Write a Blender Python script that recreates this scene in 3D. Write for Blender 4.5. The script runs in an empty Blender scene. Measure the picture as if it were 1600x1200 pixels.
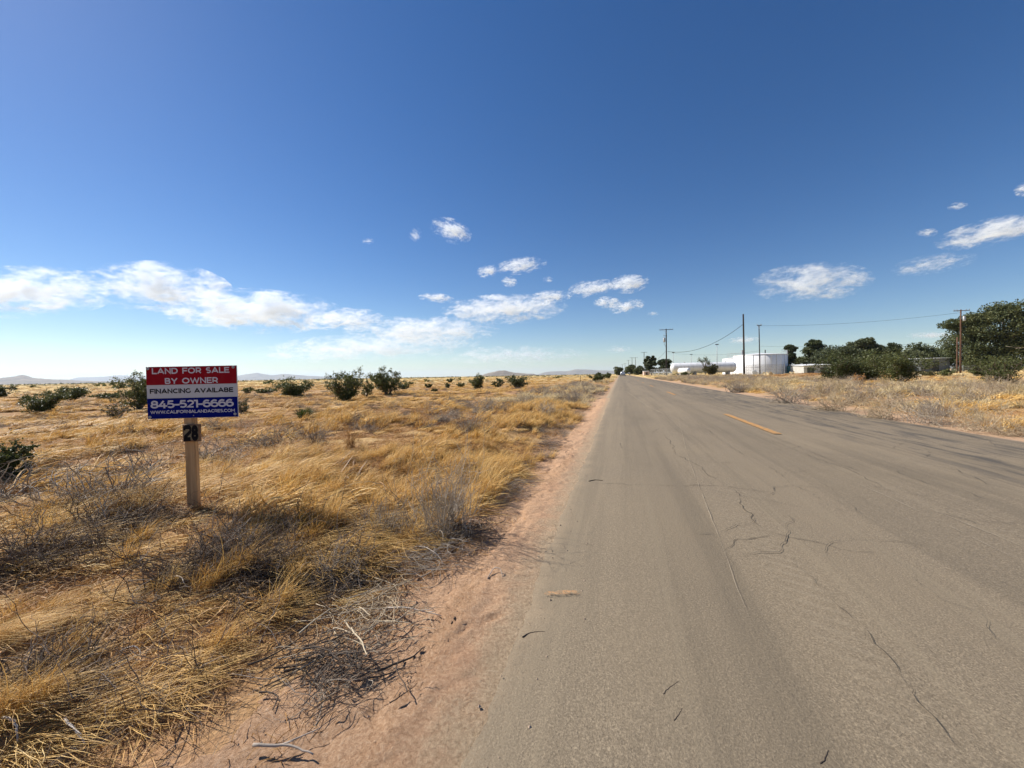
import bpy, bmesh, math, random
import numpy as np
from mathutils import Matrix, Vector

sc = bpy.context.scene
COL = sc.collection
rng = np.random.default_rng(11)
random.seed(5)

# ------------------------------------------------------------------ camera
YAW, PITCH, ROLL = math.radians(15.7), math.radians(-1.24), math.radians(-1.0)
F, CAM_H = 600.0, 1.0                      # focal length in pixels of a 1600 px wide frame, eye height
RM = (Matrix.Rotation(YAW, 3, 'Z') @ Matrix.Rotation(math.pi/2 + PITCH, 3, 'X') @ Matrix.Rotation(ROLL, 3, 'Z'))
cd = bpy.data.cameras.new('camera')
cam = bpy.data.objects.new('camera', cd)
COL.objects.link(cam)
cam.location = (0, 0, CAM_H)
cam.rotation_euler = RM.to_euler()
cd.sensor_width = 36.0
cd.lens = 36.0*F/1600.0
cd.clip_start, cd.clip_end = 0.05, 120000.0
sc.camera = cam
RN = np.array(RM)

# ------------------------------------------------------------------ world, sun, exposure
SUN_AZ, SUN_EL = math.atan2(-0.985, 0.17), math.radians(41)
w = bpy.data.worlds.new('World'); sc.world = w; w.use_nodes = True
nt = w.node_tree
sky = nt.nodes.new('ShaderNodeTexSky'); sky.sky_type = 'NISHITA'; sky.sun_disc = False
sky.sun_elevation = SUN_EL; sky.sun_rotation = SUN_AZ
sky.altitude = 800; sky.air_density = 1.0; sky.dust_density = 0.22; sky.ozone_density = 2.0
bg = nt.nodes['Background']; bg.inputs['Strength'].default_value = 0.07
hs = nt.nodes.new('ShaderNodeHueSaturation'); hs.inputs['Saturation'].default_value = 1.32; hs.inputs['Hue'].default_value = 0.508
nt.links.new(sky.outputs['Color'], hs.inputs['Color']); nt.links.new(hs.outputs['Color'], bg.inputs['Color'])
sl = bpy.data.lights.new('sun', 'SUN'); sl.energy = 4.8; sl.angle = math.radians(0.53); sl.color = (1, 0.945, 0.86)
so = bpy.data.objects.new('sun', sl); COL.objects.link(so)
sd = Vector((math.sin(SUN_AZ)*math.cos(SUN_EL), math.cos(SUN_AZ)*math.cos(SUN_EL), math.sin(SUN_EL)))
so.rotation_euler = sd.to_track_quat('Z', 'Y').to_euler(); so.location = sd*50
vs = sc.view_settings
vs.view_transform = 'Standard'; vs.look = 'None'; vs.exposure = 0.6; vs.gamma = 1.0; vs.use_curve_mapping = False
sc.cycles.use_denoising = True
sc.cycles.max_bounces = 12; sc.cycles.diffuse_bounces = 2; sc.cycles.glossy_bounces = 2
sc.cycles.transmission_bounces = 3; sc.cycles.transparent_max_bounces = 12; sc.cycles.volume_bounces = 12; sc.cycles.volume_step_rate = 0.3; sc.cycles.volume_max_steps = 256
HAZE_DENSITY = 4.2e-5

# ------------------------------------------------------------------ pixel to world helpers
def ray(u, v):
    return RN @ np.array([(u-800)/F, -(v-600)/F, -1.0])
def gnd(u, v, z=0.0):
    d = ray(u, v); t = (z-CAM_H)/d[2]
    return np.array([0, 0, CAM_H]) + t*d, t
def at(u, v, depth):
    return np.array([0, 0, CAM_H]) + depth*ray(u, v)

# ------------------------------------------------------------------ noise and terrain
def _h(ix, iy, s):
    n = (ix*374761393 + iy*668265263 + s*2147483647) & 0xffffffff
    n = ((n ^ (n >> 13))*1274126177) & 0xffffffff
    return ((n ^ (n >> 16)) & 0xffff)/65535.0
def vnoise(x, y, s=0):
    x = np.asarray(x, float); y = np.asarray(y, float)
    ix = np.floor(x).astype(np.int64); iy = np.floor(y).astype(np.int64)
    fx, fy = x-ix, y-iy
    fx = fx*fx*(3-2*fx); fy = fy*fy*(3-2*fy)
    a, b, c, d = _h(ix, iy, s), _h(ix+1, iy, s), _h(ix, iy+1, s), _h(ix+1, iy+1, s)
    return (a*(1-fx)+b*fx)*(1-fy) + (c*(1-fx)+d*fx)*fy
def fbm(x, y, s=0, o=3):
    t = 0; a = 1; n = 0
    for k in range(o):
        t = t + a*vnoise(x*2**k, y*2**k, s+k*7); n += a; a *= .5
    return t/n
XL, XR = -0.37, 5.22
RZ = .03
def sstep(a, b, x):
    t = np.clip((x-a)/(b-a), 0, 1); return t*t*(3-2*t)
MND, _ = gnd(1275, 597)
def H(x, y):
    x = np.asarray(x, float); y = np.asarray(y, float)
    d = np.maximum(XL-x, x-XR)
    near = sstep(0.35, 1.6, d)
    r = np.hypot(x, y)
    h = near*(0.15*(fbm(x*.75, y*.75, 3)-.45) + .13*(fbm(x*2.3, y*2.3, 5, 2)-.5)*(1-sstep(12, 30, r)) + 0.30*(fbm(x*.13, y*.13, 9, 2)-.45))
    h = h*(1-.6*sstep(25, 80, r))
    h = h + .02*sstep(0.1, 0.9, d) + .20*sstep(.7, 3.2, x-XR)*(1-.6*sstep(6, 30, x-XR)) + .06*sstep(.7, 1.8, XL-x)*(1-sstep(2.2, 4.5, XL-x))
    h = h + 0.45*np.exp(-(((x-MND[0]-1)/5.5)**2 + ((y-MND[1]-4)/7.0)**2))*sstep(.5, 4, d)
    h = h + sstep(40, 90, r)*.7*(fbm(x*.02, y*.02, 21, 2)-.5)*sstep(2, 14, d)*(1-sstep(500, 1500, r))
    return h
def on_ground(u, v):
    z = 0.0
    for _ in range(6):
        p, t = gnd(u, v, min(z, .8)); z = float(H(p[0], p[1]))
    p[2] = z
    return p, t
def place(u, depth):
    p = at(u, 585, depth); p[2] = float(H(p[0], p[1])); return p

# ------------------------------------------------------------------ object helpers
def tag(o, label=None, cat=None, group=None, kind=None):
    if label: o['label'] = label
    if cat: o['category'] = cat
    if group: o['group'] = group
    if kind: o['kind'] = kind
    return o
def empty(name, loc, rz=0.0):
    o = bpy.data.objects.new(name, None); COL.objects.link(o)
    o.location = tuple(loc); o.rotation_euler = (0, 0, rz); o.empty_display_size = .2
    return o
def mesh_np(name, V, faces, smooth=True):
    """faces: (n,k) array, or list of such arrays"""
    if not isinstance(faces, (list, tuple)): faces = [faces]
    V = np.asarray(V, np.float32)
    me = bpy.data.meshes.new(name)
    me.vertices.add(len(V)); me.vertices.foreach_set('co', V.ravel())
    loops = np.concatenate([f.ravel() for f in faces]).astype(np.int32)
    sizes = np.concatenate([np.full(len(f), f.shape[1]) for f in faces]).astype(np.int32)
    starts = np.concatenate([[0], np.cumsum(sizes)[:-1]]).astype(np.int32)
    me.loops.add(len(loops)); me.loops.foreach_set('vertex_index', loops)
    me.polygons.add(len(sizes)); me.polygons.foreach_set('loop_start', starts); me.polygons.foreach_set('loop_total', sizes)
    me.polygons.foreach_set('use_smooth', np.full(len(sizes), bool(smooth)))
    me.update(calc_edges=True)
    return me
def ob(name, me, mat=None, parent=None, loc=None):
    o = bpy.data.objects.new(name, me)
    if mat and not me.materials: me.materials.append(mat)
    COL.objects.link(o)
    if parent: o.parent = parent
    if loc is not None: o.location = tuple(loc)
    return o
def vattr(me, name, vals):
    a = me.attributes.new(name, 'FLOAT', 'POINT'); a.data.foreach_set('value', np.asarray(vals, np.float32))

class MB:
    """collects small shapes for one mesh"""
    def __init__(s): s.V = []; s.Q = []; s.T = []; s.n = 0
    def add(s, V, Q=None, T=None):
        V = np.asarray(V, float)
        if Q is not None and len(Q): s.Q.append(np.asarray(Q)+s.n)
        if T is not None and len(T): s.T.append(np.asarray(T)+s.n)
        s.V.append(V); s.n += len(V)
    def box(s, c, d, rz=0.0, taper=1.0):
        x, y, z = np.array(d)/2
        V = np.array([[-x,-y,-z],[x,-y,-z],[x,y,-z],[-x,y,-z],[-x*taper,-y*taper,z],[x*taper,-y*taper,z],[x*taper,y*taper,z],[-x*taper,y*taper,z]])
        if rz:
            cz, sz = math.cos(rz), math.sin(rz); V = V @ np.array([[cz, sz, 0], [-sz, cz, 0], [0, 0, 1]])
        s.add(V+np.array(c), [[0,3,2,1],[4,5,6,7],[0,1,5,4],[1,2,6,5],[2,3,7,6],[3,0,4,7]])
    def tube(s, pts, r0, r1=None, k=6, cap=True):
        pts = np.asarray(pts, float); n = len(pts)
        if r1 is None: r1 = r0
        rad = np.linspace(r0, r1, n) if np.isscalar(r0) else np.asarray(r0)
        tan = np.gradient(pts, axis=0); tan /= np.linalg.norm(tan, axis=1)[:, None]+1e-12
        up = np.array([0, 0, 1.0]) if abs(tan[0][2]) < .9 else np.array([1.0, 0, 0])
        a = np.cross(tan, up); a /= np.linalg.norm(a, axis=1)[:, None]+1e-9
        b = np.cross(tan, a)
        th = np.arange(k)*2*math.pi/k
        V = pts[:, None, :] + rad[:, None, None]*(np.cos(th)[None, :, None]*a[:, None, :] + np.sin(th)[None, :, None]*b[:, None, :])
        V = V.reshape(-1, 3)
        i = np.arange(n-1)[:, None]*k; j = np.arange(k)[None, :]; j2 = (j+1) % k
        Q = np.stack([i+j, i+j2, i+k+j2, i+k+j], -1).reshape(-1, 4)
        T = []
        if cap:
            V = np.vstack([V, pts[:1], pts[-1:]]); m = n*k
            T = [[m, (q+1) % k, q] for q in range(k)] + [[m+1, (n-1)*k+q, (n-1)*k+(q+1) % k] for q in range(k)]
        s.add(V, Q, T)
    def lathe(s, prof, c=(0, 0, 0), k=24, axis='z'):
        prof = np.asarray(prof, float); n = len(prof); th = np.arange(k)*2*math.pi/k
        V = np.stack([prof[:, 0][:, None]*np.cos(th), prof[:, 0][:, None]*np.sin(th), np.repeat(prof[:, 1][:, None], k, 1)], -1).reshape(-1, 3)
        if axis == 'x': V = V[:, [2, 0, 1]]
        i = np.arange(n-1)[:, None]*k; j = np.arange(k)[None, :]; j2 = (j+1) % k
        Q = np.stack([i+j, i+j2, i+k+j2, i+k+j], -1).reshape(-1, 4)
        s.add(V+np.array(c), Q)
    def mesh(s, name, smooth=False):
        fs = []
        if s.Q: fs.append(np.vstack(s.Q))
        if s.T: fs.append(np.vstack([np.asarray(t) for t in s.T]))
        return mesh_np(name, np.vstack(s.V), fs, smooth)
    def build(s, name, mat, parent=None, smooth=False, loc=None):
        return ob(name, s.mesh(name, smooth), mat, parent, loc)

# ------------------------------------------------------------------ materials
class NT:
    def __init__(s, name):
        s.m = bpy.data.materials.new(name); s.m.use_nodes = True; s.t = s.m.node_tree
        s.p = s.t.nodes['Principled BSDF']; s.out = s.t.nodes['Material Output']
    def n(s, typ, **kw):
        nd = s.t.nodes.new(typ)
        for k, v in kw.items(): setattr(nd, k, v)
        return nd
    def l(s, a, b): s.t.links.new(a, b)
    def val(s, sock, v):
        if hasattr(v, 'is_output'): s.l(v, sock)
        else: sock.default_value = v
    def math(s, op, a, b=0.0, c=0.0, clamp=False):
        nd = s.n('ShaderNodeMath', operation=op); nd.use_clamp = clamp
        s.val(nd.inputs[0], a); s.val(nd.inputs[1], b); s.val(nd.inputs[2], c); return nd.outputs[0]
    def mix(s, f, a, b, typ='MIX'):
        nd = s.n('ShaderNodeMix', data_type='RGBA', blend_type=typ)
        s.val(nd.inputs[0], f)
        for sock, v in ((nd.inputs[6], a), (nd.inputs[7], b)):
            s.val(sock, v if hasattr(v, 'is_output') else (*v, 1.0) if len(v) == 3 else v)
        return nd.outputs[2]
    def noise(s, scale, vec=None, detail=3, rough=.55, dist=0.0, out='Fac'):
        nd = s.n('ShaderNodeTexNoise'); nd.inputs['Scale'].default_value = scale; nd.inputs['Detail'].default_value = detail
        nd.inputs['Roughness'].default_value = rough; nd.inputs['Distortion'].default_value = dist
        if vec is not None: s.l(vec, nd.inputs['Vector'])
        return nd.outputs[out]
    def ramp(s, f, stops):
        nd = s.n('ShaderNodeValToRGB'); e = nd.color_ramp.elements
        while len(e) < len(stops): e.new(.5)
        for el, (p, c) in zip(e, stops): el.position = p; el.color = (*c, 1) if len(c) == 3 else c
        s.l(f, nd.inputs[0]); return nd.outputs[0]
    def sm(s, f, a, b, lo=0.0, hi=1.0):
        nd = s.n('ShaderNodeMapRange', interpolation_type='SMOOTHSTEP'); s.val(nd.inputs[0], f)
        for i, v in enumerate((a, b, lo, hi)): nd.inputs[1+i].default_value = v
        return nd.outputs[0]
    def bump(s, h, strength=.3, dist=.01, normal=None):
        nd = s.n('ShaderNodeBump'); nd.inputs['Strength'].default_value = strength; nd.inputs['Distance'].default_value = dist
        s.l(h, nd.inputs['Height'])
        if normal is not None: s.l(normal, nd.inputs['Normal'])
        return nd.outputs[0]
    def geo(s): return s.n('ShaderNodeNewGeometry').outputs['Position']
    def scl(s, vec, k):
        nd = s.n('ShaderNodeVectorMath', operation='MULTIPLY'); s.l(vec, nd.inputs[0]); nd.inputs[1].default_value = k; return nd.outputs[0]
    def base(s, col, rough=.8, spec=.3):
        s.val(s.p.inputs['Base Color'], col if hasattr(col, 'is_output') else (*col, 1.0))
        s.val(s.p.inputs['Roughness'], rough); s.p.inputs['Specular IOR Level'].default_value = spec

def plain(name, c, rough=.6, var=.12, scale=6.0, metal=0.0, spec=.4, streak=False):
    m = NT(name); tc = m.n('ShaderNodeTexCoord').outputs['Object']
    v = m.scl(tc, (1, 1, .15)) if streak else tc
    n = m.noise(scale, v, 4)
    lo = tuple(x*(1-var) for x in c); hi = tuple(min(1, x*(1+var)) for x in c)
    m.base(m.ramp(n, [(.3, lo), (.7, hi)]), rough, spec); m.p.inputs['Metallic'].default_value = metal
    return m.m

def leafy(name, stops, trans=.35, rough=.6):
    """foliage or straw: tint varies by instance and by piece ('tint' attribute); light passes through"""
    m = NT(name)
    a = m.n('ShaderNodeAttribute', attribute_name='tint').outputs['Fac']
    r = m.n('ShaderNodeObjectInfo').outputs['Random']
    f = m.math('ADD', m.math('MULTIPLY', a, .62), m.math('MULTIPLY', r, .38))
    c = m.ramp(f, stops)
    m.base(c, rough, .25)
    t = m.n('ShaderNodeBsdfTranslucent'); m.l(c, t.inputs['Color'])
    mx = m.n('ShaderNodeMixShader'); mx.inputs[0].default_value = trans
    m.l(m.p.outputs[0], mx.inputs[1]); m.l(t.outputs[0], mx.inputs[2]); m.l(mx.outputs[0], m.out.inputs['Surface'])
    return m.m

M = {}
M['straw'] = leafy('straw', [(.0, (.19, .095, .03)), (.28, (.50, .285, .08)), (.6, (.76, .485, .15)), (1., (.90, .68, .32))], .22)
M['straw_brown'] = leafy('straw_brown', [(.0, (.13, .065, .025)), (.4, (.40, .215, .075)), (.8, (.66, .39, .14)), (1., (.82, .56, .26))], .18)
M['straw_pale'] = leafy('straw_pale', [(.0, (.34, .25, .13)), (.5, (.62, .48, .25)), (1., (.78, .66, .42))], .3)
M['grey_twig'] = leafy('grey_twig', [(.0, (.15, .115, .085)), (.5, (.33, .27, .205)), (1., (.55, .46, .36))], .05, .8)
M['tan_twig'] = leafy('tan_twig', [(.0, (.26, .185, .11)), (.5, (.52, .40, .255)), (1., (.72, .60, .42))], .08, .8)
M['dark_twig'] = leafy('dark_twig', [(.0, (.055, .04, .03)), (.6, (.15, .11, .082)), (1., (.38, .31, .25))], .03, .8)
M['shadow_thatch'] = leafy('shadow_thatch', [(.0, (.03, .02, .013)), (.55, (.085, .056, .034)), (.9, (.17, .115, .07)), (1., (.42, .31, .19))], .08, .8)  # dead thatch, its near-black colour also standing for deep shadow
M['creosote'] = leafy('creosote', [(.0, (.035, .045, .014)), (.5, (.10, .115, .036)), (1., (.23, .22, .08))], .25, .45)
M['olive_leaf'] = leafy('olive_leaf', [(.0, (.04, .04, .016)), (.5, (.10, .095, .038)), (1., (.2, .175, .075))], .2, .5)
M['green_tuft'] = leafy('green_tuft', [(.0, (.03, .05, .012)), (.5, (.085, .115, .03)), (1., (.18, .2, .06))], .3, .5)
M['pine'] = leafy('pine', [(.0, (.022, .03, .013)), (.5, (.075, .09, .034)), (1., (.22, .22, .09))], .2, .6)
M['cypress'] = leafy('cypress', [(.0, (.04, .05, .024)), (.5, (.105, .12, .055)), (1., (.21, .215, .105))], .2, .6)
M['dry_weed'] = leafy('dry_weed', [(.0, (.22, .10, .035)), (.5, (.45, .24, .08)), (1., (.62, .38, .15))], .25)
M['bark'] = plain('bark', (.16, .12, .09), .9, .35, 14, streak=True)
M['dead_wood'] = plain('dead_wood', (.36, .30, .245), .85, .3, 20)
M['stem'] = plain('stem', (.14, .105, .075), .85, .3, 20)
M['pole_wood'] = plain('pole_wood', (.028, .020, .016), .85, .4, 5, streak=True)
M['pole_wood_red'] = plain('pole_wood_red', (.11, .055, .033), .85, .35, 5, streak=True)
M['metal_grey'] = plain('metal_grey', (.38, .39, .40), .5, .15, 5, .3)
M['metal_dark'] = plain('metal_dark', (.05, .05, .05), .5, .2, 8, .2)
M['porcelain'] = plain('porcelain', (.28, .27, .26), .3, .1)
M['wire'] = plain('wire', (.03, .03, .032), .6, .1)

# ------------------------------------------------------------------ ground
def graded(lo, hi, n, k):
    """coordinates that are dense around zero and reach lo and hi"""
    s = np.linspace(np.arcsinh(lo*k), np.arcsinh(hi*k), n); return np.sinh(s)/k
gx = graded(-26000, 26000, 560, .28); gy = graded(-300, 26000, 470, .22)
GX, GY = np.meshgrid(gx, gy)
GZ = H(GX, GY) - .012*(1-sstep(.0, .12, np.maximum(XL-GX, GX-XR)))
nx, ny = len(gx), len(gy)
I = (np.arange(ny-1)[:, None]*nx + np.arange(nx-1)[None, :])
FQ = np.stack([I, I+1, I+nx+1, I+nx], -1).reshape(-1, 4)
gm = NT('desert_ground')
pos = gm.geo()
sep = gm.n('ShaderNodeSeparateXYZ'); gm.l(pos, sep.inputs[0]); px, py = sep.outputs[0], sep.outputs[1]
n1 = gm.noise(1.3, pos, 5, .6); n2 = gm.noise(.09, gm.scl(pos, (.55, 1.6, 1)), 4, .6); n3 = gm.noise(60, pos, 4, .7); n4 = gm.noise(.35, pos, 4, .6)
soil = gm.ramp(n3, [(.25, (.23, .12, .06)), (.5, (.37, .21, .11)), (.75, (.50, .31, .17))])
straw_c = gm.ramp(gm.noise(34, gm.scl(pos, (1, .35, 1)), 4, .7), [(.3, (.24, .14, .06)), (.5, (.47, .30, .125)), (.72, (.68, .49, .23))])
far_c = gm.ramp(n2, [(.3, (.34, .24, .12)), (.45, (.55, .40, .17)), (.6, (.66, .50, .23)), (.75, (.48, .37, .2))])
rr = gm.n('ShaderNodeVectorMath', operation='LENGTH'); gm.l(pos, rr.inputs[0]); rad = rr.outputs['Value']
field = gm.mix(gm.sm(gm.math('ADD', n1, gm.math('MULTIPLY', n4, .6)), .62, .95), straw_c, soil)
field = gm.mix(gm.sm(rad, 25, 110), field, far_c)
dr = gm.math('MAXIMUM', gm.math('SUBTRACT', XL, px), gm.math('SUBTRACT', px, XR))
sandmask = gm.sm(gm.math('ADD', dr, gm.math('MULTIPLY', gm.math('SUBTRACT', gm.noise(2.2, pos, 4, .6), .5), .9)), .35, .95, 1.0, 0.0)
sand = gm.ramp(n3, [(.2, (.31, .19, .115)), (.5, (.46, .30, .185)), (.8, (.60, .43, .28))])
tk = gm.n('ShaderNodeVectorMath', operation='DISTANCE'); gm.l(gm.scl(pos, (1/3.2, 1/11.0, 0)), tk.inputs[0])
tkp = gnd(1085, 597)[0]; tk.inputs[1].default_value = ((tkp[0]+1)/3.2, tkp[1]/11.0, 0)
sandmask = gm.math('MAXIMUM', sandmask, gm.sm(gm.math('ADD', tk.outputs['Value'], gm.math('MULTIPLY', n4, .5)), .7, 1.4, 1.0, 0.0))
gm.base(gm.mix(sandmask, field, sand), .95, .1)
gm.l(gm.bump(gm.math('ADD', n3, gm.math('MULTIPLY', n1, 2.0)), .7, .02), gm.p.inputs['Normal'])
tag(ob('ground', mesh_np('ground', np.stack([GX, GY, GZ], -1).reshape(-1, 3), FQ, True), gm.m),
    'dry sandy desert plain covered in straw', None, None, 'structure')

# sand shoulder beside the asphalt: finely modelled footprints and wheel ripples
sx = np.arange(-1.75, XL+.34, .014); sy = np.concatenate([np.arange(.35, 5.0, .014), np.arange(5.0, 16, .04)])
SX, SY = np.meshgrid(sx, sy)
SZ = H(SX, SY)*.6 + .012
SZ += .014*(fbm(SX*3.2, SY*2.2, 40, 4)-.5) + .018*(fbm(SX*13, SY*9, 44, 3)-.5) + .016*(fbm(SX*30, SY*30, 47, 2)-.5)
band = np.exp(-((SX+.60+.07*np.sin(SY*.8))/.07)**2)*sstep(.35, .6, fbm(SX*1.3, SY*.7, 50))
SZ += band*.011*np.sin((SY+SX*.7)*2*math.pi/.035)
band2 = np.exp(-((SX+.80-.08*np.sin(SY*.6))/.05)**2)
SZ += -.020*band2*sstep(.3, .6, fbm(SX*.9, SY*.9, 53))
for k in range(70):                              # footprints
    fx, fy, fa = rng.uniform(-1.15, -.5), rng.uniform(.5, 7), rng.uniform(-1.5, 1.5); fs_ = rng.uniform(.3, .75)
    dx, dy = SX-fx, SY-fy; a = dx*math.cos(fa)+dy*math.sin(fa); b = -dx*math.sin(fa)+dy*math.cos(fa)
    q = (a/(.045*fs_))**2 + (b/(.11*fs_))**2
    SZ += np.where(q < 4, fs_*(-.030*np.exp(-q*1.4) + .014*np.exp(-(q-1.3)**2*2.5)), 0)
e_ = (XL-.09-SX) + .20*(fbm(SX*6, SY*4, 60, 4)-.5)
target = RZ + .060*np.clip(e_, -.3, .4) + .006*(fbm(SX*24, SY*24, 63, 3)-.5)      # thins out over the asphalt
low_ = H(SX, SY)*.6 + .012; rel = SZ-low_
wmix = sstep(.06, .40, e_); SZ = low_*wmix + target*(1-wmix) + rel*sstep(-.02, .12, e_)
outer = 1-sstep(.55, 1.0, (XL-SX)+.5*(fbm(SX*1.5, SY*1.1, 61)-.5))
SZ = SZ - .07*(1-outer)
nsx, nsy = len(sx), len(sy)
I = (np.arange(nsy-1)[:, None]*nsx + np.arange(nsx-1)[None, :])
sm_ = NT('shoulder_sand'); pos = sm_.geo()
g1 = sm_.noise(85, pos, 6, .85); g2 = sm_.noise(3, pos, 4, .6)
sc_ = sm_.ramp(g1, [(.30, (.265, .145, .077)), (.5, (.52, .325, .195)), (.70, (.74, .53, .355))])
sep = sm_.n('ShaderNodeSeparateXYZ'); sm_.l(pos, sep.inputs[0])
g3 = sm_.math('ADD', sep.outputs[0], sm_.math('MULTIPLY', sm_.math('SUBTRACT', sm_.noise(9, pos, 5, .7), .5), .35))
cc_ = sm_.mix(sm_.sm(g2, .4, .8, 0, .5), sc_, (.42, .24, .145))
sm_.base(sm_.mix(sm_.sm(g3, XL-.22, XL+.0, 0, .85), cc_, sm_.ramp(g1, [(.32, (.24, .17, .10)), (.68, (.62, .48, .32))])), .95, .1)
sm_.l(sm_.bump(g1, 1.0, .012), sm_.p.inputs['Normal'])
tag(ob('sand_shoulder', mesh_np('sand_shoulder', np.stack([SX, SY, SZ], -1).reshape(-1, 3), np.stack([I, I+1, I+nsx+1, I+nsx], -1).reshape(-1, 4), True), sm_.m),
    'reddish sand shoulder along the asphalt edge', None, None, 'structure')

# ------------------------------------------------------------------ road
ry = np.concatenate([np.arange(-12, 40, .25), np.geomspace(40, 6000, 80)])
cols = np.linspace(0, 1, 24)
wob = .05*(fbm(ry*.5, ry*0+3, 70)-.5) + .05*(fbm(ry*2.3, ry*0+9, 72)-.5)
wob2 = .16*(fbm(ry*.4, ry*0+31, 74)-.5) + .06*(fbm(ry*2.1, ry*0+19, 76)-.5)
RX_ = (XL-.22+wob)[:, None]*(1-cols)[None, :] + (XR+wob2)[:, None]*cols[None, :]
RY_ = np.repeat(ry[:, None], 24, 1)
RZ_ = RZ + .02*np.sin(cols*math.pi)[None, :] + 0*RX_
RZ_ = RZ_ - .035*((cols == 0) | (cols == 1))[None, :]
I = (np.arange(len(ry)-1)[:, None]*24 + np.arange(23)[None, :])
rm = NT('asphalt'); pos = rm.geo()
sep = rm.n('ShaderNodeSeparateXYZ'); rm.l(pos, sep.inputs[0]); px, py = sep.outputs[0], sep.outputs[1]
lw = rm.scl(pos, (1, .03, 1)); lw2 = rm.scl(pos, (1, .12, 1))
agg = rm.noise(150, pos, 4, .8); agg2 = rm.noise(48, pos, 4, .75)
base = rm.ramp(agg, [(.32, (.095, .072, .046)), (.5, (.222, .172, .113)), (.68, (.42, .335, .222))])
base = rm.mix(rm.sm(agg2, .42, .66, 0, .55), base, (.195, .152, .10))
dust = rm.noise(.55, pos, 5, .62)
base = rm.mix(rm.sm(dust, .40, .66, 0, .42), base, (.26, .20, .125))
streak = rm.noise(3.4, lw, 7, .72)
base = rm.mix(rm.sm(streak, .45, .62, 0, .36), base, (.115, .092, .062))
base = rm.mix(rm.sm(rm.noise(9, rm.scl(pos, (1, .012, 1)), 5, .7), .54, .66, 0, .35), base, (.27, .215, .14))
st2 = rm.noise(7, lw2, 6, .68)
rightlane = rm.sm(px, 2.6, 3.6)
stain = rm.noise(.33, rm.scl(pos, (1.3, .5, 1)), 6, .65)
base = rm.mix(rm.sm(stain, .50, .68, 0, .4), base, (.105, .084, .058))
base = rm.mix(rm.math('MULTIPLY', rm.sm(st2, .47, .62), rm.math('MULTIPLY', rightlane, .72)), base, (.056, .052, .047))
wt = rm.math('ABSOLUTE', rm.math('SUBTRACT', rm.math('ABSOLUTE', rm.math('SUBTRACT', px, 1.05)), .75))          # wheel paths worn smooth
base = rm.mix(rm.sm(wt, .08, .38, .20, 0), base, (.125, .10, .068))
lft = rm.math('SUBTRACT', px, XL)
sn = rm.math('ADD', lft, rm.math('MULTIPLY', rm.math('SUBTRACT', rm.noise(3.0, pos, 5, .65), .5), .35))
sn2 = rm.math('ADD', sn, rm.math('MULTIPLY', rm.math('SUBTRACT', agg, .5), .5))
base = rm.mix(rm.sm(sn2, -.14, .10, .9, 0), base, rm.ramp(agg, [(.35, (.22, .155, .09)), (.65, (.56, .42, .27))]))
base = rm.mix(rm.sm(sn2, .1, .9, .22, 0), base, (.28, .22, .145))
rgt = rm.math('ADD', rm.math('SUBTRACT', XR, px), rm.math('MULTIPLY', rm.math('SUBTRACT', rm.noise(2.0, pos, 5, .65), .5), .5))
base = rm.mix(rm.sm(rgt, .0, .35, .8, 0), base, (.42, .30, .2))
tb = rm.math('ADD', px, rm.math('MULTIPLY', rm.noise(.8, lw2, 2), .25))       # tread print left by a wide tyre
tm = rm.math('MULTIPLY', rm.sm(rm.math('ABSOLUTE', rm.math('SUBTRACT', tb, .86)), .04, .16, 1, 0), rm.sm(rm.noise(.5, pos, 3), .42, .6))
tw_ = rm.math('SINE', rm.math('ADD', rm.math('MULTIPLY', py, 74.0), rm.math('MULTIPLY', px, 40.0)))
base = rm.mix(rm.math('MULTIPLY', rm.sm(tw_, .1, .8), rm.math('MULTIPLY', tm, .22)), base, (.33, .27, .185))
rm.base(base, .82, .3)
rm.l(rm.bump(rm.math('ADD', agg, agg2), .75, .005), rm.p.inputs['Normal'])
road = tag(ob('road', mesh_np('road', np.stack([RX_, RY_, RZ_], -1).reshape(-1, 3), np.stack([I, I+1, I+25, I+24], -1).reshape(-1, 4), True), rm.m),
           'straight dusty two lane asphalt road', None, None, 'structure')

def road_z(x): return RZ + .02*math.sin(min(1, max(0, (x-XL)/(XR-XL)))*math.pi)
def ribbon(name, pxs, width, mat, lift=.004, jitter=.016, seg=.03, taper=True, seed=0):
    """a thin crack or mark laid on the asphalt along picture points carried down to the road"""
    r = np.random.default_rng(seed)
    P = np.array([gnd(u, v, RZ+.015)[0][:2] for u, v in pxs])
    d = np.r_[0, np.cumsum(np.linalg.norm(np.diff(P, axis=0), axis=1))]
    s = np.linspace(0, d[-1], max(6, min(260, int(d[-1]/seg))))
    X = np.interp(s, d, P[:, 0]); Y = np.interp(s, d, P[:, 1])
    X = X + jitter*(fbm(s*9, s*0+seed, seed, 5)-.5)*4; Y = Y + jitter*(fbm(s*9, s*0+seed+50, seed+9, 5)-.5)*4
    T = np.gradient(np.stack([X, Y], 1), axis=0); T /= np.linalg.norm(T, axis=1)[:, None]+1e-9
    N = np.stack([-T[:, 1], T[:, 0]], 1)
    wd = width*np.clip(2.6*fbm(s*11, s*0+7, seed+3, 4)-.62, .06, 2.2)
    if taper: wd = wd*np.clip(np.minimum(s, d[-1]-s)/(.12*d[-1])+.15, 0, 1)
    Z = np.array([road_z(x) for x in X]) + lift
    A = np.stack([X-N[:, 0]*wd/2, Y-N[:, 1]*wd/2, Z], 1); B = np.stack([X+N[:, 0]*wd/2, Y+N[:, 1]*wd/2, Z], 1)
    n = len(s); V = np.vstack([A, B]); i = np.arange(n-1)
    return ob(name, mesh_np(name, V, np.stack([i, i+n, i+n+1, i+1], 1)), mat, road)
M['crack'] = plain('crack_tar', (.075, .06, .043), .9, .3, 40)
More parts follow.
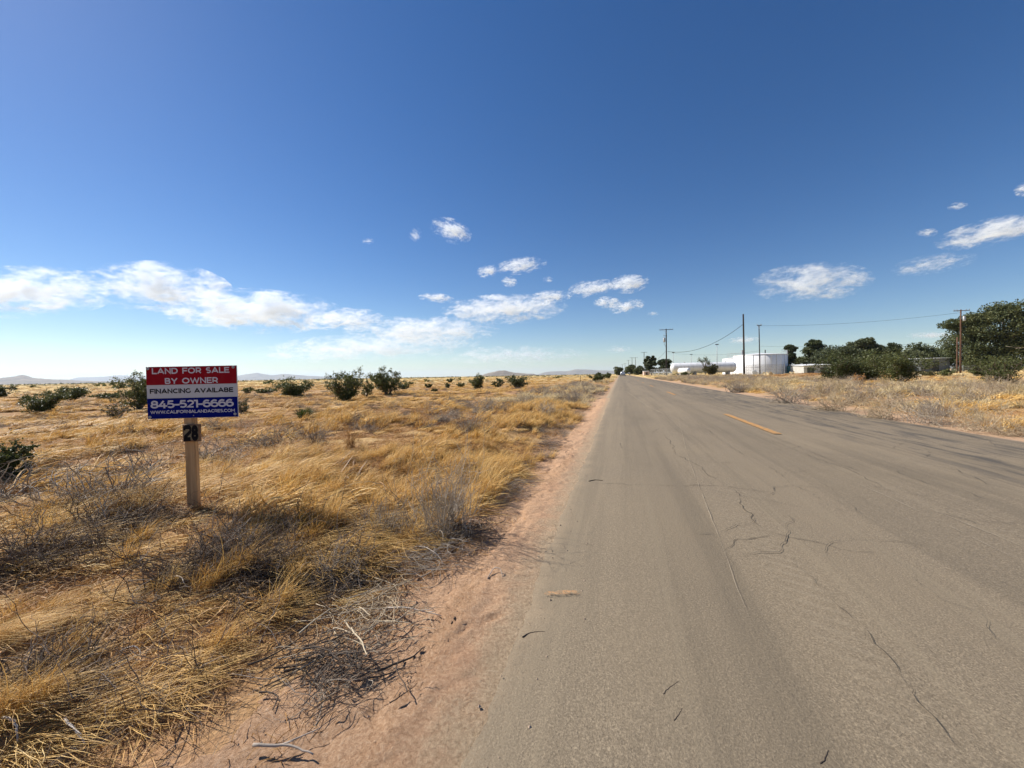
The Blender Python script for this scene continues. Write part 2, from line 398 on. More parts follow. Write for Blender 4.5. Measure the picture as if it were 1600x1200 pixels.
M['crack_faint'] = plain('crack_faint', (.10, .082, .06), .9, .3, 40)
M['scratch'] = plain('scratch', (.37, .30, .21), .9, .2, 40)
def q8(pts): return [(880+a/1.936, 580+b/1.936) for a, b in pts]
cracks = [
 ([(305,190),(330,225),(345,255),(400,280),(440,310),(475,340),(520,365),(535,395),(560,430),(600,465),(628,490)], .012, 'crack'),
 ([(628,490),(600,500),(555,507),(515,512),(505,530),(495,545)], .010, 'crack'),
 ([(628,490),(690,505),(745,513),(800,525),(860,540),(930,553),(965,552)], .008, 'crack'),
 ([(80,337),(150,338),(250,343),(350,345),(440,345),(480,347),(530,352),(600,365),(650,370)], .011, 'crack'),
 ([(-10,515),(40,516),(100,520)], .007, 'crack'),
 ([(185,225),(260,222),(360,225)], .010, 'crack_faint'),
 ([(825,685),(850,720),(890,775),(930,820),(990,880),(1010,915),(1060,965),(1100,1015),(1150,1065),(1190,1105),(1215,1145)], .0085, 'crack'),
 ([(700,580),(730,610),(780,660),(825,685)], .005, 'crack_faint'),
 ([(610,280),(650,310),(700,345),(740,365),(790,405),(850,430)], .012, 'crack_faint'),
 ([(970,560),(1040,590),(1060,630),(1130,680),(1200,710),(1250,740),(1300,790),(1390,870)], .006, 'crack_faint'),
 ([(630,240),(690,235),(735,224)], .014, 'crack'),
 ([(740,245),(800,265),(850,290),(905,303)], .012, 'crack_faint'),
 ([(940,350),(1000,368),(1060,378),(1120,380)], .013, 'crack'),
 ([(1130,430),(1200,448),(1280,462),(1355,460)], .012, 'crack'),
 ([(1215,402),(1250,388)], .010, 'crack'),
 ([(1000,235),(1035,212)], .016, 'crack'),
 ([(470,665),(495,655)], .007, 'crack'),
 ([(270,185),(290,170),(350,170)], .014, 'crack_faint'),
 ([(380,265),(450,275),(540,278)], .010, 'crack_faint'),
 ([(400,150),(450,190),(520,240),(600,275)], .014, 'crack_faint'),
 ([(600,200),(700,240),(860,300),(1010,370)], .012, 'crack_faint'),
 ([(760,330),(830,370),(900,440)], .008, 'crack_faint'),
 ([(1000,300),(1100,345),(1200,360),(1290,395)], .014, 'crack_faint'),
 ([(1100,285),(1190,300),(1290,345),(1390,370)], .016, 'crack_faint'),
]
for k, (p, wd, mt) in enumerate(cracks):
    ribbon('crack', q8(p), wd*(.36 if mt == 'crack' else .30), M[mt], lift=.005 + .0006*(k % 5), seed=k+1, jitter=.020)
rc = np.random.default_rng(17)
for k in range(46):                                      # fine crazing
    x0, y0 = rc.uniform(.1, 5.0), rc.uniform(1.6, 16); a = rc.choice([rc.normal(1.57, .35), rc.normal(0, .4)]); n_ = rc.integers(3, 6); P_ = [(x0, y0)]
    for q in range(n_): a += rc.normal(0, .45); ln_ = rc.uniform(.1, .35)*(.6+.12*y0); P_.append((min(5.1, max(0, P_[-1][0]+math.cos(a)*ln_)), P_[-1][1]+math.sin(a)*ln_))
    pr_ = []
    for (xx, yy) in P_:
        c_ = RN.T @ (np.array([xx, yy, RZ+.015])-np.array([0, 0, CAM_H])); pr_.append((800+F*c_[0]/-c_[2], 600-F*c_[1]/-c_[2]))
    ribbon('crack', pr_, .0024+.0004*y0, M['crack_faint'], lift=.0078+.0002*(k % 6), seed=200+k, jitter=.016)
for k, (p, wd) in enumerate([([(880,340),(1000,392),(1120,450),(1260,520),(1394,585)], .006), ([(345,130),(380,270),(430,400),(470,500),(520,640),(570,770)], .006),
                             ([(1000,372),(1130,430),(1300,500),(1394,540)], .005),
                             ([(190,60),(260,110),(350,150)], .03)]):
    ribbon('scratch_mark', q8(p), wd*.55, M['scratch'], lift=.009+.0006*k, jitter=.002, seed=60+k)

pm = NT('yellow_paint'); pos = pm.geo()
pn = pm.noise(14, pos, 8, .78)
pm.base(pm.mix(pm.sm(pn, .42, .60, 0, .85), (.52, .25, .065), (.24, .18, .11)), .8, .3)
def dash(y0, L, x=2.27, wd=.11):
    ys = np.linspace(y0, y0+L, 40); e = .006*(fbm(ys*30, ys*0, 80)-.5); e2 = .006*(fbm(ys*30, ys*0+5, 81)-.5)
    A = np.stack([x-wd/2+e, ys, ys*0+road_z(x)+.011], 1); B = np.stack([x+wd/2+e2, ys, ys*0+road_z(x)+.011], 1)
    i = np.arange(39)
    ob('lane_dash', mesh_np('lane_dash', np.vstack([A, B]), np.stack([i, i+40, i+41, i+1], 1)), pm.m, road)
for k in range(12): dash(6.6+11.1*k, 2.95)
fm = NT('faded_orange_paint'); pos = fm.geo()
fn = fm.noise(45, pos, 5, .75)
fm.base((.50, .27, .12), .9, .2)
tr = fm.n('ShaderNodeBsdfTransparent'); mx = fm.n('ShaderNodeMixShader')
fm.l(fm.sm(fn, .40, .62, 0, .75), mx.inputs[0]); fm.l(tr.outputs[0], mx.inputs[1]); fm.l(fm.p.outputs[0], mx.inputs[2]); fm.l(mx.outputs[0], fm.out.inputs['Surface'])
ribbon('faded_paint_mark', [(850, 927), (862, 926), (885, 925), (908, 926)], .022, fm.m, lift=.013, jitter=.001, seg=.01, seed=3)

# ------------------------------------------------------------------ hills on the horizon
def hill_mat(name, c1, c2):
    m = NT(name); pos = m.geo(); n = m.noise(.004, pos, 6, .6); n2 = m.noise(.03, pos, 4, .6)
    m.base(m.mix(m.sm(n2, .4, .7, 0, .6), m.ramp(n, [(.35, c1), (.65, c2)]), tuple(x*.55 for x in c1)), .95, .1); return m.m
HM = hill_mat('hill_scrub', (.17, .13, .09), (.30, .23, .155))
def hills(name, label, depth, prof, thick, seed, rough=.18):
    """prof: picture points of the skyline; becomes a ridge with slopes in front and behind"""
    prof = np.array(prof, float)
    us = np.arange(prof[0, 0], prof[-1, 0]+1, 3.0)
    vt = np.interp(us, prof[:, 0], prof[:, 1])
    rows = np.linspace(-1, 1, 25)
    hts = np.array([at(u, v, depth)[2] for u, v in zip(us, vt)])
    hts = np.maximum(hts, 2)
    V = []
    for t in rows:
        dd = depth+t*thick
        base = np.array([at(u, 587, dd) for u in us])
        prf = (1-abs(t)**1.15)
        wx, wy = base[:, 0]/thick, base[:, 1]/thick
        n = fbm(wx*5, wy*5, seed, 4)-.5
        env = sstep(0, .12, (us-us[0])/(us[-1]-us[0]))*sstep(0, .12, (us[-1]-us)/(us[-1]-us[0]))
        z = hts*env*(prf*(1+rough*n*2) + .30*n*prf*(1-prf)*2) - 14*(1-prf) - 4
        V.append(np.stack([base[:, 0], base[:, 1], z], 1))
    V = np.vstack(V); n = len(us)
    I = (np.arange(24)[:, None]*n + np.arange(n-1)[None, :])
    return tag(ob(name, mesh_np(name, V, np.stack([I, I+1, I+n+1, I+n], -1).reshape(-1, 4), True), HM), label, None, None, 'structure')
hills('hill_ridge', 'low grey brown ridge on the far left horizon', 5200, [(-300,590),(-150,588),(-60,591),(0,590),(20,588.5),(36,586.5),(50,590),(90,592.5),(140,594.5),(200,597),(260,598)], 900, 1)
hills('far_mountains', 'pale blue mountains behind the sign', 14500, [(60,600),(120,590),(160,588),(190,586),(215,588),(240,586),(300,588),(360,588),(385,585),(402,582),(425,586),(450,584),(480,587),(520,589),(600,592)], 1500, 2, .1)
hills('desert_butte', 'small brown hill on the horizon beyond the plain', 5600, [(735,591),(755,585),(768,581),(778,578.5),(788,578),(800,581),(815,583),(835,584),(850,588)], 500, 3)
hills('far_mountains', 'low blue mountains beyond the end of the road', 13800, [(815,590),(850,581),(870,579.5),(885,580),(900,576.5),(915,577),(935,578.5),(955,579),(990,579),(1040,580),(1120,579),(1200,578)], 1400, 4, .1)

# ------------------------------------------------------------------ grass and brush prototypes
PROTO = bpy.data.collections.new('plant_prototypes')      # never linked to the scene
def proto(name, me, mat):
    o = bpy.data.objects.new(name, me); me.materials.append(mat); PROTO.objects.link(o); return o
def blades(r, n, R, L, th0, th1, spread, wid, K=5, lean=0.0, hscale=1.0):
    """ribbons that rise at angle th0, arch over to th1 and point about +X"""
    rt = R*np.sqrt(r.random(n)); ra = r.random(n)*2*math.pi
    root = np.stack([rt*np.cos(ra), rt*np.sin(ra), np.full(n, -.015)], 1)
    phi = r.normal(lean, spread, n)
    ln = r.uniform(L[0], L[1], n)
    a0 = np.radians(r.normal(th0[0], th0[1], n)); a1 = np.radians(r.normal(th1[0], th1[1], n))
    pts = np.zeros((n, K+1, 3)); pts[:, 0] = root
    ph = phi.copy()
    for k in range(K):
        f = (k+.5)/K; a = a0*(1-f)+a1*f
        ph = ph + r.normal(0, .13, n)
        st = (ln/K)[:, None]*np.stack([np.cos(a)*np.cos(ph), np.cos(a)*np.sin(ph), np.sin(a)*hscale], 1)
        pts[:, k+1] = pts[:, k]+st
    pts[:, 1:, 2] = np.maximum(pts[:, 1:, 2], .004+.01*r.random((n, K)))
    tw = r.normal(0, .8, n)
    side = np.stack([-np.sin(phi)*np.cos(tw), np.cos(phi)*np.cos(tw), np.sin(tw)], 1)
    wd = wid*r.uniform(.6, 1.3, n)[:, None]*np.array([1, 1, .9, .75, .5, .15])[None, :K+1] if K == 5 else wid*r.uniform(.6, 1.3, n)[:, None]*np.linspace(1, .2, K+1)[None, :]
    A = pts - side[:, None, :]*wd[:, :, None]/2; B = pts + side[:, None, :]*wd[:, :, None]/2
    V = np.stack([A, B], 2).reshape(-1, 3)
    b = (np.arange(n)*(K+1)*2)[:, None]; k = np.arange(K)[None, :]*2
    Q = np.stack([b+k, b+k+1, b+k+3, b+k+2], -1).reshape(-1, 4)
    tint = np.repeat(r.random(n), (K+1)*2)
    return V, Q, tint
def blade_proto(name, seed, mat, *a, **k):
    V, Q, t = blades(np.random.default_rng(seed), *a, **k); me = mesh_np(name, V, Q); vattr(me, 'tint', t); return proto(name, me, mat)
def twig_set(r, n, R, L, up, depth=2, rad=.0022, curl=.25, flat=1.0):
    """a bundle of crooked twigs that fork; returns list of (points, r0, r1)"""
    out = []
    for i in range(n):
        a = r.random()*2*math.pi; e = math.radians(np.clip(r.normal(up[0], up[1]), -5, 89))
        p = np.array([R*r.normal()*.5, R*r.normal()*.5, 0.0]); d = np.array([math.cos(a)*math.cos(e), math.sin(a)*math.cos(e), math.sin(e)*flat])
        stack = [(p, d, r.uniform(*L), rad, 0)]
        while stack:
            p, d, ln, rd, lv = stack.pop()
            k = 5; pts = [p]
            for s in range(k):
                d = d + r.normal(0, curl, 3); d /= np.linalg.norm(d)
                p = p + d*ln/k; pts.append(p)
            pts = np.array(pts); pts[:, 2] = np.maximum(pts[:, 2], .004)
            out.append((pts, rd, rd*.45))
            if lv < depth:
                for q in range(r.integers(1, 4)):
                    j = r.integers(1, k+1); dd = d + r.normal(0, .6, 3); dd /= np.linalg.norm(dd)
                    stack.append((pts[j], dd, ln*r.uniform(.4, .75), rd*.6, lv+1))
    return out
def tubes_fast(tw, k=3):
    """many equal-length polylines to one tube mesh"""
    P = np.array([t[0] for t in tw]); n, m, _ = P.shape
    r0 = np.array([t[1] for t in tw]); r1 = np.array([t[2] for t in tw])
    T = np.gradient(P, axis=1); T /= np.linalg.norm(T, axis=2)[..., None]+1e-9
    up = np.where(np.abs(T[:, :1, 2:3]) < .9, np.array([0, 0, 1.0]), np.array([1.0, 0, 0]))
    A = np.cross(T, np.broadcast_to(up, T.shape)); A /= np.linalg.norm(A, axis=2)[..., None]+1e-9
    B = np.cross(T, A)
    rad = r0[:, None]+(r1-r0)[:, None]*np.linspace(0, 1, m)[None, :]
    th = np.arange(k)*2*math.pi/k
    V = P[:, :, None, :] + rad[:, :, None, None]*(np.cos(th)[None, None, :, None]*A[:, :, None, :]+np.sin(th)[None, None, :, None]*B[:, :, None, :])
    b = (np.arange(n)*m*k)[:, None, None]; i = (np.arange(m-1)*k)[None, :, None]; j = np.arange(k)[None, None, :]; j2 = (j+1) % k
    Q = np.stack([b+i+j, b+i+j2, b+i+k+j2, b+i+k+j], -1).reshape(-1, 4)
    return V.reshape(-1, 3), Q, m*k
def twig_mesh(name, tw, r, k=3):
    V, Q, per = tubes_fast(tw, k); me = mesh_np(name, V, Q); vattr(me, 'tint', np.repeat(r.random(len(tw)), per)); return me

PR = []
def reg(o): PR.append(o); return len(PR)-1
def kset(tag_, seed, k, mat, *a, **kw): return [reg(blade_proto(f'grass_{tag_}{i}', seed+i, M[mat], *a, **kw)) for i in range(k)]
K_MAT = kset('a', 100, 6, 'straw', 110, .11, (.12, .36), (48, 22), (0, 14), .34, .0046)
K_UP = kset('b', 200, 4, 'straw', 95, .06, (.12, .34), (82, 10), (38, 24), .9, .0040)
K_FINE = kset('l', 120, 6, 'straw', 170, .11, (.12, .36), (48, 22), (0, 14), .34, .0026)
K_FUP = kset('m', 220, 4, 'straw', 150, .06, (.12, .34), (80, 12), (34, 24), .9, .0024)
K_FBR = kset('n', 320, 4, 'straw_brown', 150, .14, (.06, .22), (30, 28), (0, 20), 1.2, .0027)
K_SHADOW_THATCH = kset('o', 340, 4, 'shadow_thatch', 150, .15, (.06, .22), (34, 28), (0, 22), 1.6, .0034)
K_BR = kset('c', 300, 5, 'straw_brown', 95, .14, (.06, .22), (30, 28), (0, 20), 1.2, .0046)
K_LIT = kset('d', 400, 3, 'straw_brown', 60, .20, (.04, .16), (6, 8), (2, 10), 3.0, .0038, K=3)
K_MMAT = kset('e', 450, 6, 'straw', 80, .075, (.09, .25), (58, 22), (-6, 18), .55, .0075)
K_MUP = kset('f', 470, 4, 'straw', 70, .08, (.12, .34), (80, 12), (38, 24), .9, .0075)
K_MBR = kset('g', 480, 5, 'straw_brown', 70, .10, (.05, .17), (34, 30), (0, 24), 1.4, .0080)
K_FARM = kset('h', 500, 5, 'straw', 80, .12, (.12, .30), (56, 22), (0, 18), .6, .017, K=4)
K_FARB = kset('i', 550, 3, 'straw_brown', 80, .17, (.10, .30), (40, 22), (4, 16), .8, .018, K=4)
K_FARU = kset('j', 600, 3, 'straw_pale', 70, .14, (.14, .34), (78, 12), (45, 22), 1.0, .016, K=4)
K_ORG = kset('k', 620, 3, 'dry_weed', 80, .17, (.10, .28), (55, 22), (20, 22), 1.2, .020, K=4)
K_GREY = []
K_DARK = []
for i in range(4):
    r = np.random.default_rng(700+i); K_GREY.append(reg(proto(f'weed_a{i}', twig_mesh('w', twig_set(r, 42, .10, (.10, .26), (45, 25), 2, .0017), r), M['grey_twig'])))
for i in range(4):
    r = np.random.default_rng(800+i); K_DARK.append(reg(proto(f'weed_b{i}', twig_mesh('w', twig_set(r, 34, .16, (.08, .24), (22, 18), 2, .0019, .3), r), M['dark_twig'])))
K_GREYF = []
for i in range(4):
    r = np.random.default_rng(750+i); K_GREYF.append(reg(proto(f'weed_c{i}', twig_mesh('w', twig_set(r, 34, .12, (.10, .28), (48, 24), 2, .0042), r), M['grey_twig'])))
K_TAN = []
for i in range(4):
    r = np.random.default_rng(770+i); K_TAN.append(reg(proto(f'weed_d{i}', twig_mesh('w', twig_set(r, 30, .12, (.10, .28), (48, 24), 2, .0042), r), M['tan_twig'])))
K_STRAWUP = [reg(blade_proto(f'grass_g{i}', 650+i, M['straw_pale'], 80, .06, (.14, .34), (80, 12), (35, 25), 1.2, .0075)) for i in range(3)]

def scatter(name, label, pts, ang, scl, idx, tilt=None, cat='grass'):
    """one mass of plants nobody could count: geometry nodes put a clump on each point"""
    me = bpy.data.meshes.new(name); n = len(pts)
    me.vertices.add(n); me.vertices.foreach_set('co', np.asarray(pts, np.float32).ravel())
    rot = np.zeros((n, 3), np.float32); rot[:, 2] = ang
    if tilt is not None: rot[:, :2] = tilt
    a = me.attributes.new('rot', 'FLOAT_VECTOR', 'POINT'); a.data.foreach_set('vector', rot.ravel())
    a = me.attributes.new('scl', 'FLOAT_VECTOR', 'POINT'); a.data.foreach_set('vector', np.asarray(scl, np.float32).ravel())
    a = me.attributes.new('idx', 'INT', 'POINT'); a.data.foreach_set('value', np.asarray(idx, np.int32))
    o = bpy.data.objects.new(name, me); COL.objects.link(o)
    g = bpy.data.node_groups.new(name+'_nodes', 'GeometryNodeTree')
    g.interface.new_socket('Geometry', in_out='INPUT', socket_type='NodeSocketGeometry'); g.interface.new_socket('Geometry', in_out='OUTPUT', socket_type='NodeSocketGeometry')
    gi = g.nodes.new('NodeGroupInput'); go = g.nodes.new('NodeGroupOutput')
    mp = g.nodes.new('GeometryNodeMeshToPoints'); ip = g.nodes.new('GeometryNodeInstanceOnPoints'); ci = g.nodes.new('GeometryNodeCollectionInfo')
    ci.inputs['Collection'].default_value = PROTO; ci.inputs['Separate Children'].default_value = True; ci.inputs['Reset Children'].default_value = True
    def na(nm, t):
        q = g.nodes.new('GeometryNodeInputNamedAttribute'); q.data_type = t; q.inputs['Name'].default_value = nm; return q.outputs['Attribute']
    L = g.links.new
    L(gi.outputs[0], mp.inputs['Mesh']); L(mp.outputs[0], ip.inputs['Points']); L(ci.outputs[0], ip.inputs['Instance'])
    ip.inputs['Pick Instance'].default_value = True
    L(na('idx', 'INT'), ip.inputs['Instance Index']); L(na('rot', 'FLOAT_VECTOR'), ip.inputs['Rotation']); L(na('scl', 'FLOAT_VECTOR'), ip.inputs['Scale'])
    L(ip.outputs[0], go.inputs[0])
    md = o.modifiers.new('scatter', 'NODES'); md.node_group = g
    return tag(o, label, cat, None, 'stuff')
# the collection lists its objects by name: indices follow that order
order = sorted(range(len(PR)), key=lambda i: PR[i].name)
RANK = {i: k for k, i in enumerate(order)}
def pick(r, kinds, n): return np.array([RANK[k] for k in r.choice(kinds, n)])
FWD = np.array([-math.sin(YAW), math.cos(YAW)])
def in_view(x, y, m=8.0):
    d = x*FWD[0]+y*FWD[1]; l = x*FWD[1]-y*FWD[0]
    return (d > .25) & (np.abs(l) < d*1.42+m*.12+.3)
def sample(r0, r1, dens, sd):
    """random points between two distances, in the part of the plain the photo looks at"""
    r = np.random.default_rng(sd); a0 = math.atan2(FWD[1], FWD[0]); half = math.radians(57)
    area = half*(r1*r1-r0*r0); n = int(area*dens)
    R = np.sqrt(r.uniform(r0*r0, r1*r1, n)); A = a0+r.uniform(-half, half, n)
    x, y = R*np.cos(A), R*np.sin(A)
    return x, y, r
def lean_at(x, y, base=.45):
    return base + 1.5*(fbm(x*.35, y*.35, 90, 2)-.5) + .8*(fbm(x*1.7, y*1.7, 95, 2)-.5)

def roadside(x): return np.maximum(XL-x, x-XR)
allp = {k: [] for k in ('g', 'w')}
def put(bin_, x, y, ang, s, idx, hz=None):
    z = H(x, y); sz = s if hz is None else s*hz
    allp[bin_].append((np.stack([x, y, z], 1), ang, np.stack([s, s, sz], 1), idx))
# near and middle field
DW, _ = gnd(90, 870); DW2, _ = gnd(330, 930); DW3, _ = gnd(120, 1060)
def darkzone(x, y):
    f = 0
    for c, sxx, syy, k in ((DW, .70, .38, 1.0), (DW2, .56, .20, 1.0), (DW3, .30, .20, 1.0)):
        f = np.maximum(f, k*np.exp(-((x-c[0])/sxx)**2-((y-c[1])/syy)**2))
    return f
POSTX, POSTY = gnd(307.5, 792)[0][:2]
TRK, _ = gnd(1085, 597); BRN, _ = gnd(480, 735)
def track(x, y): return np.exp(-((x-TRK[0]-1)/3.2)**2-((y-TRK[1])/11.0)**2)
for (r0, r1, dens, smin, smax, far) in ((.6, 5, 165, .65, 1.15, 0), (5, 12, 75, .7, 1.25, 1), (12, 27, 14, .9, 1.6, 2), (27, 60, 2.4, 1.2, 1.9, 2), (60, 150, .5, 1.5, 2.5, 2), (150, 420, .05, 2.2, 3.6, 2)):
    x, y, r = sample(r0, r1, dens, int(r0*10)+7)
    d = roadside(x); n = len(x)
    ok = (d > .52 + .36*(1-sstep(.9, 2.0, y)) + .5*(fbm(x*1.2, y*1.2, 33)-.4)) & in_view(x, y)
    pat = fbm(x*.9, y*.9, 120, 3); pat2 = fbm(x*.22, y*.22, 130, 2)
    strip = (x < XL)*sstep(.62+.2*(y < 2), 1.0, d)*(1-sstep(1.7, 2.5, d))*np.where(y < 3, .8, (.5+.5*sstep(.4, .55, fbm(x*.8, y*.35, 160))))
    ok &= r.random(n) < np.maximum(np.clip((.22 if r0 < 5 else .06)+3.2*(pat-(.35 if r0 < 5 else .39)), .10, 1), .9*strip)
    ok &= ~((d < 1.0) & (r.random(n) < .55))
    ok &= r.random(n) > .62*darkzone(x, y)
    ok &= r.random(n) > 1.3*track(x, y)
    hp = np.hypot((x-POSTX-.14)/.42, (y-POSTY+.24)/.40)          # trodden bare around the foot of the sign
    ok &= ~((hp < 1) & (r.random(n) < .93))
    x, y, d, pat, pat2 = x[ok], y[ok], d[ok], pat[ok], pat2[ok]; n = len(x)
    s = r.uniform(smin, smax, n)*(.22+1.25*np.clip(pat, .2, .75))
    u = r.random(n); ang = lean_at(x, y)+r.normal(0, .22, n)
    brown = np.maximum(sstep(.46, .66, fbm(x*.42, y*.42, 140, 2))*.85, .9*np.exp(-((x-BRN[0])/1.7)**2-((y-BRN[1])/1.0)**2))*(x < -1.9)
    up = ((d < 2.2) & (u < np.where(y < 2.2, .22, .62))) | (u < .07)
    if far == 2:
        right = x > XR
        mound = np.exp(-((x-MND[0]-1)/7)**2-((y-MND[1]-4)/9)**2)
        idx = np.where((d < 4) & (u < .5) | (right & (u < .2)), pick(r, K_FARU, n), np.where(r.random(n) < brown*.8, pick(r, K_FARB, n), pick(r, K_FARM, n)))
        idx = np.where(r.random(n) < mound*1.2, pick(r, K_ORG, n), idx)
        put('g', x, y, ang, s, idx, np.where(right & (d > 6), .45, np.where(d > 4, .42, .62)))
    else:
        A_, U_, B_ = (K_MAT, K_UP, K_BR) if far == 0 else (K_MMAT, K_MUP, K_MBR)
        idx = np.where(up, pick(r, U_, n), np.where(r.random(n) < brown, pick(r, B_, n), pick(r, A_, n)))
        if far == 0:
            idx2 = np.where(up, pick(r, K_FUP, n), np.where(r.random(n) < brown, pick(r, K_FBR, n), pick(r, K_FINE, n))); idx = np.where(np.hypot(x, y) < 2.7, idx2, idx)
        put('g', x, y, ang, s, idx, np.where(up, .72, .28+.50*pat2))
# straw litter lying on the ground
for (r0, r1, dens) in ((.6, 5, 75), (5, 12, 30)):
    x, y, r = sample(r0, r1, dens, int(r0*10)+55); d = roadside(x)
    ok = (d > .55+.25*(1-sstep(.9, 2.0, y))) & in_view(x, y); x, y = x[ok], y[ok]; n = len(x)
    put('g', x, y, r.random(n)*6.28, r.uniform(.7, 1.4, n), pick(r, K_LIT, n))
x, y, r = sample(.6, 9, 9, 58); d = roadside(x)
ok = (x < XL) & (d > .05) & (d < .75) & (r.random(len(x)) < .25+.75*sstep(.2, .7, d)); x, y = x[ok], y[ok]; n = len(x)
put('g', x, y, r.random(n)*6.28, r.uniform(.35, .8, n), pick(r, K_LIT, n)); allp['g'][-1][0][:, 2] += .014
# dead weeds: dark tangles in the foreground, grey ones along both edges of the road
x, y, r = sample(.6, 6, 80, 77); d = roadside(x)
ok = (r.random(len(x)) < .6*darkzone(x, y)*sstep(.40, .55, fbm(x*2.2, y*2.2, 155))) & (d > .6); x, y = x[ok], y[ok]; n = len(x)
put('w', x, y, r.random(n)*6.28, r.uniform(.7, 1.5, n), pick(r, K_DARK, n))
x, y, r = sample(.6, 6, 90, 74); d = roadside(x)
ok = (r.random(len(x)) < .8*darkzone(x, y)*sstep(.36, .52, fbm(x*2.2, y*2.2, 155))) & (d > .7); x, y = x[ok], y[ok]; n = len(x)
put('w', x, y, lean_at(x, y)+r.normal(0, .6, n), r.uniform(.7, 1.3, n), pick(r, K_SHADOW_THATCH, n), .8)  # fills the dark zones: matted brush with deep shadow put into its colour
x, y, r = sample(2.0, 14, 2.2, 73); d = roadside(x)
ok = (x < XL) & (d > 1.0) & (r.random(len(x)) < sstep(.45, .65, fbm(x*.8, y*.8, 158))); x, y = x[ok], y[ok]; n = len(x)
put('w', x, y, lean_at(x, y)+r.normal(0, .6, n), r.uniform(.6, 1.2, n), pick(r, K_SHADOW_THATCH, n), .8)
x, y, r = sample(.8, 30, 16, 78); d = roadside(x); n = len(x)
ok = (x < XL) & (d > .40) & (d < 1.15) & (r.random(n) < .55*sstep(.3, .55, fbm(x*1.1, y*.8, 150))+.1); x, y = x[ok], y[ok]; n = len(x)
put('w', x, y, r.random(n)*6.28, r.uniform(.5, 1.0, n), np.where(r.random(n) < .45, pick(r, K_DARK, n), pick(r, K_GREY, n)), .55)
x, y, r = sample(3, 60, 3.2, 79); d = roadside(x); n = len(x)
ok = (x < XL) & (d > .7) & (d < 4.5) & (r.random(n) < .9*sstep(.4, .62, fbm(x*.45, y*.2, 151))); x, y = x[ok], y[ok]; n = len(x)
put('w', x, y, r.random(n)*6.28, r.uniform(.8, 1.5, n), pick(r, K_GREYF, n), .8)
x, y, r = sample(6, 75, 5.0, 80); d = roadside(x); n = len(x)
ok = (x > XR) & (d > .7) & (d < 7.5) & (r.random(n) < .25+.75*sstep(.35, .6, fbm(x*.4, y*.25, 152))); x, y = x[ok], y[ok]; n = len(x)
put('w', x, y, r.random(n)*6.28, r.uniform(.9, 1.7, n), np.where(r.random(n) < .30, pick(r, K_GREYF, n), np.where(r.random(n) < .6, pick(r, K_TAN, n), pick(r, K_STRAWUP, n))), .95)
x, y, r = sample(8, 40, 1.2, 82); d = roadside(x); n = len(x)
ok = (x < XL) & (d > 2) & (r.random(n) < .5*sstep(.52, .7, fbm(x*.3, y*.3, 153))); x, y = x[ok], y[ok]; n = len(x)
put('w', x, y, r.random(n)*6.28, r.uniform(.7, 1.5, n), np.where(r.random(n) < .4, pick(r, K_DARK, n), pick(r, K_GREY, n)), .8)
# tussocks standing above the mat, and dark weeds added as shadow specks between
x, y, r = sample(2.5, 28, 1.5, 84); d = roadside(x); n = len(x)
ok = (x < XL) & (d > 1.2) & (r.random(n) < sstep(.3, .6, fbm(x*.5, y*.5, 156))); x, y = x[ok], y[ok]; n = len(x)
put('g', x, y, lean_at(x, y)+r.normal(0, .4, n), r.uniform(1.3, 2.3, n), np.where(r.random(n) < .35, pick(r, K_MBR, n), pick(r, K_MMAT, n)), .75)
x, y, r = sample(2.5, 30, 1.7, 85); d = roadside(x); n = len(x)
ok = (d > 1.0) & (r.random(n) < sstep(.35, .65, fbm(x*.6, y*.6, 157))); x, y = x[ok], y[ok]; n = len(x)
put('w', x, y, r.random(n)*6.28, r.uniform(.4, 1.0, n), np.where(r.random(n) < .6, pick(r, K_DARK, n), pick(r, K_GREYF, n)), .8)  # dark clumps that speckle the field like shadows between tufts
for key, nm, lb, ct in (('g', 'dry_grass', 'golden dry wind-combed grass covering the plain beside the road', 'grass'), ('w', 'dead_weeds', 'grey and blackened dead weeds and shadow-dark thatch tangled among the grass', 'weeds')):
    A = allp[key]
    scatter(nm, lb, np.vstack([a[0] for a in A]), np.concatenate([a[1] for a in A]), np.vstack([a[2] for a in A]), np.concatenate([a[3] for a in A]), None, ct)
    print(nm, sum(len(a[0]) for a in A))

# gravel crumbs on the sand
r = np.random.default_rng(91); n = 1500
gxx = r.uniform(-1.0, XL+.25, n); gyy = r.uniform(.5, 6, n)**1.0
mb = MB()
for a, b in zip(gxx, gyy):
    s = r.choice([.0016, .0024, .0036, .006], p=[.5, .34, .13, .03]); V = np.array([[1,0,0],[-1,0,0],[0,1,0],[0,-1,0],[0,0,1],[0,0,-1]])*s*r.uniform(.6, 1.3, (6, 1))
    mb.add(V+[a, b, float(H(a, b))*.6+.014+s*.5 if a < XL-.05 else RZ+.004], None, [[0,2,4],[2,1,4],[1,3,4],[3,0,4],[2,0,5],[1,2,5],[3,1,5],[0,3,5]])
M['pebble'] = plain('pebble', (.34, .25, .18), .9, .5, 30)
tag(mb.build('gravel', M['pebble']), 'loose gravel crumbs on the sandy shoulder', 'gravel', None, 'stuff')

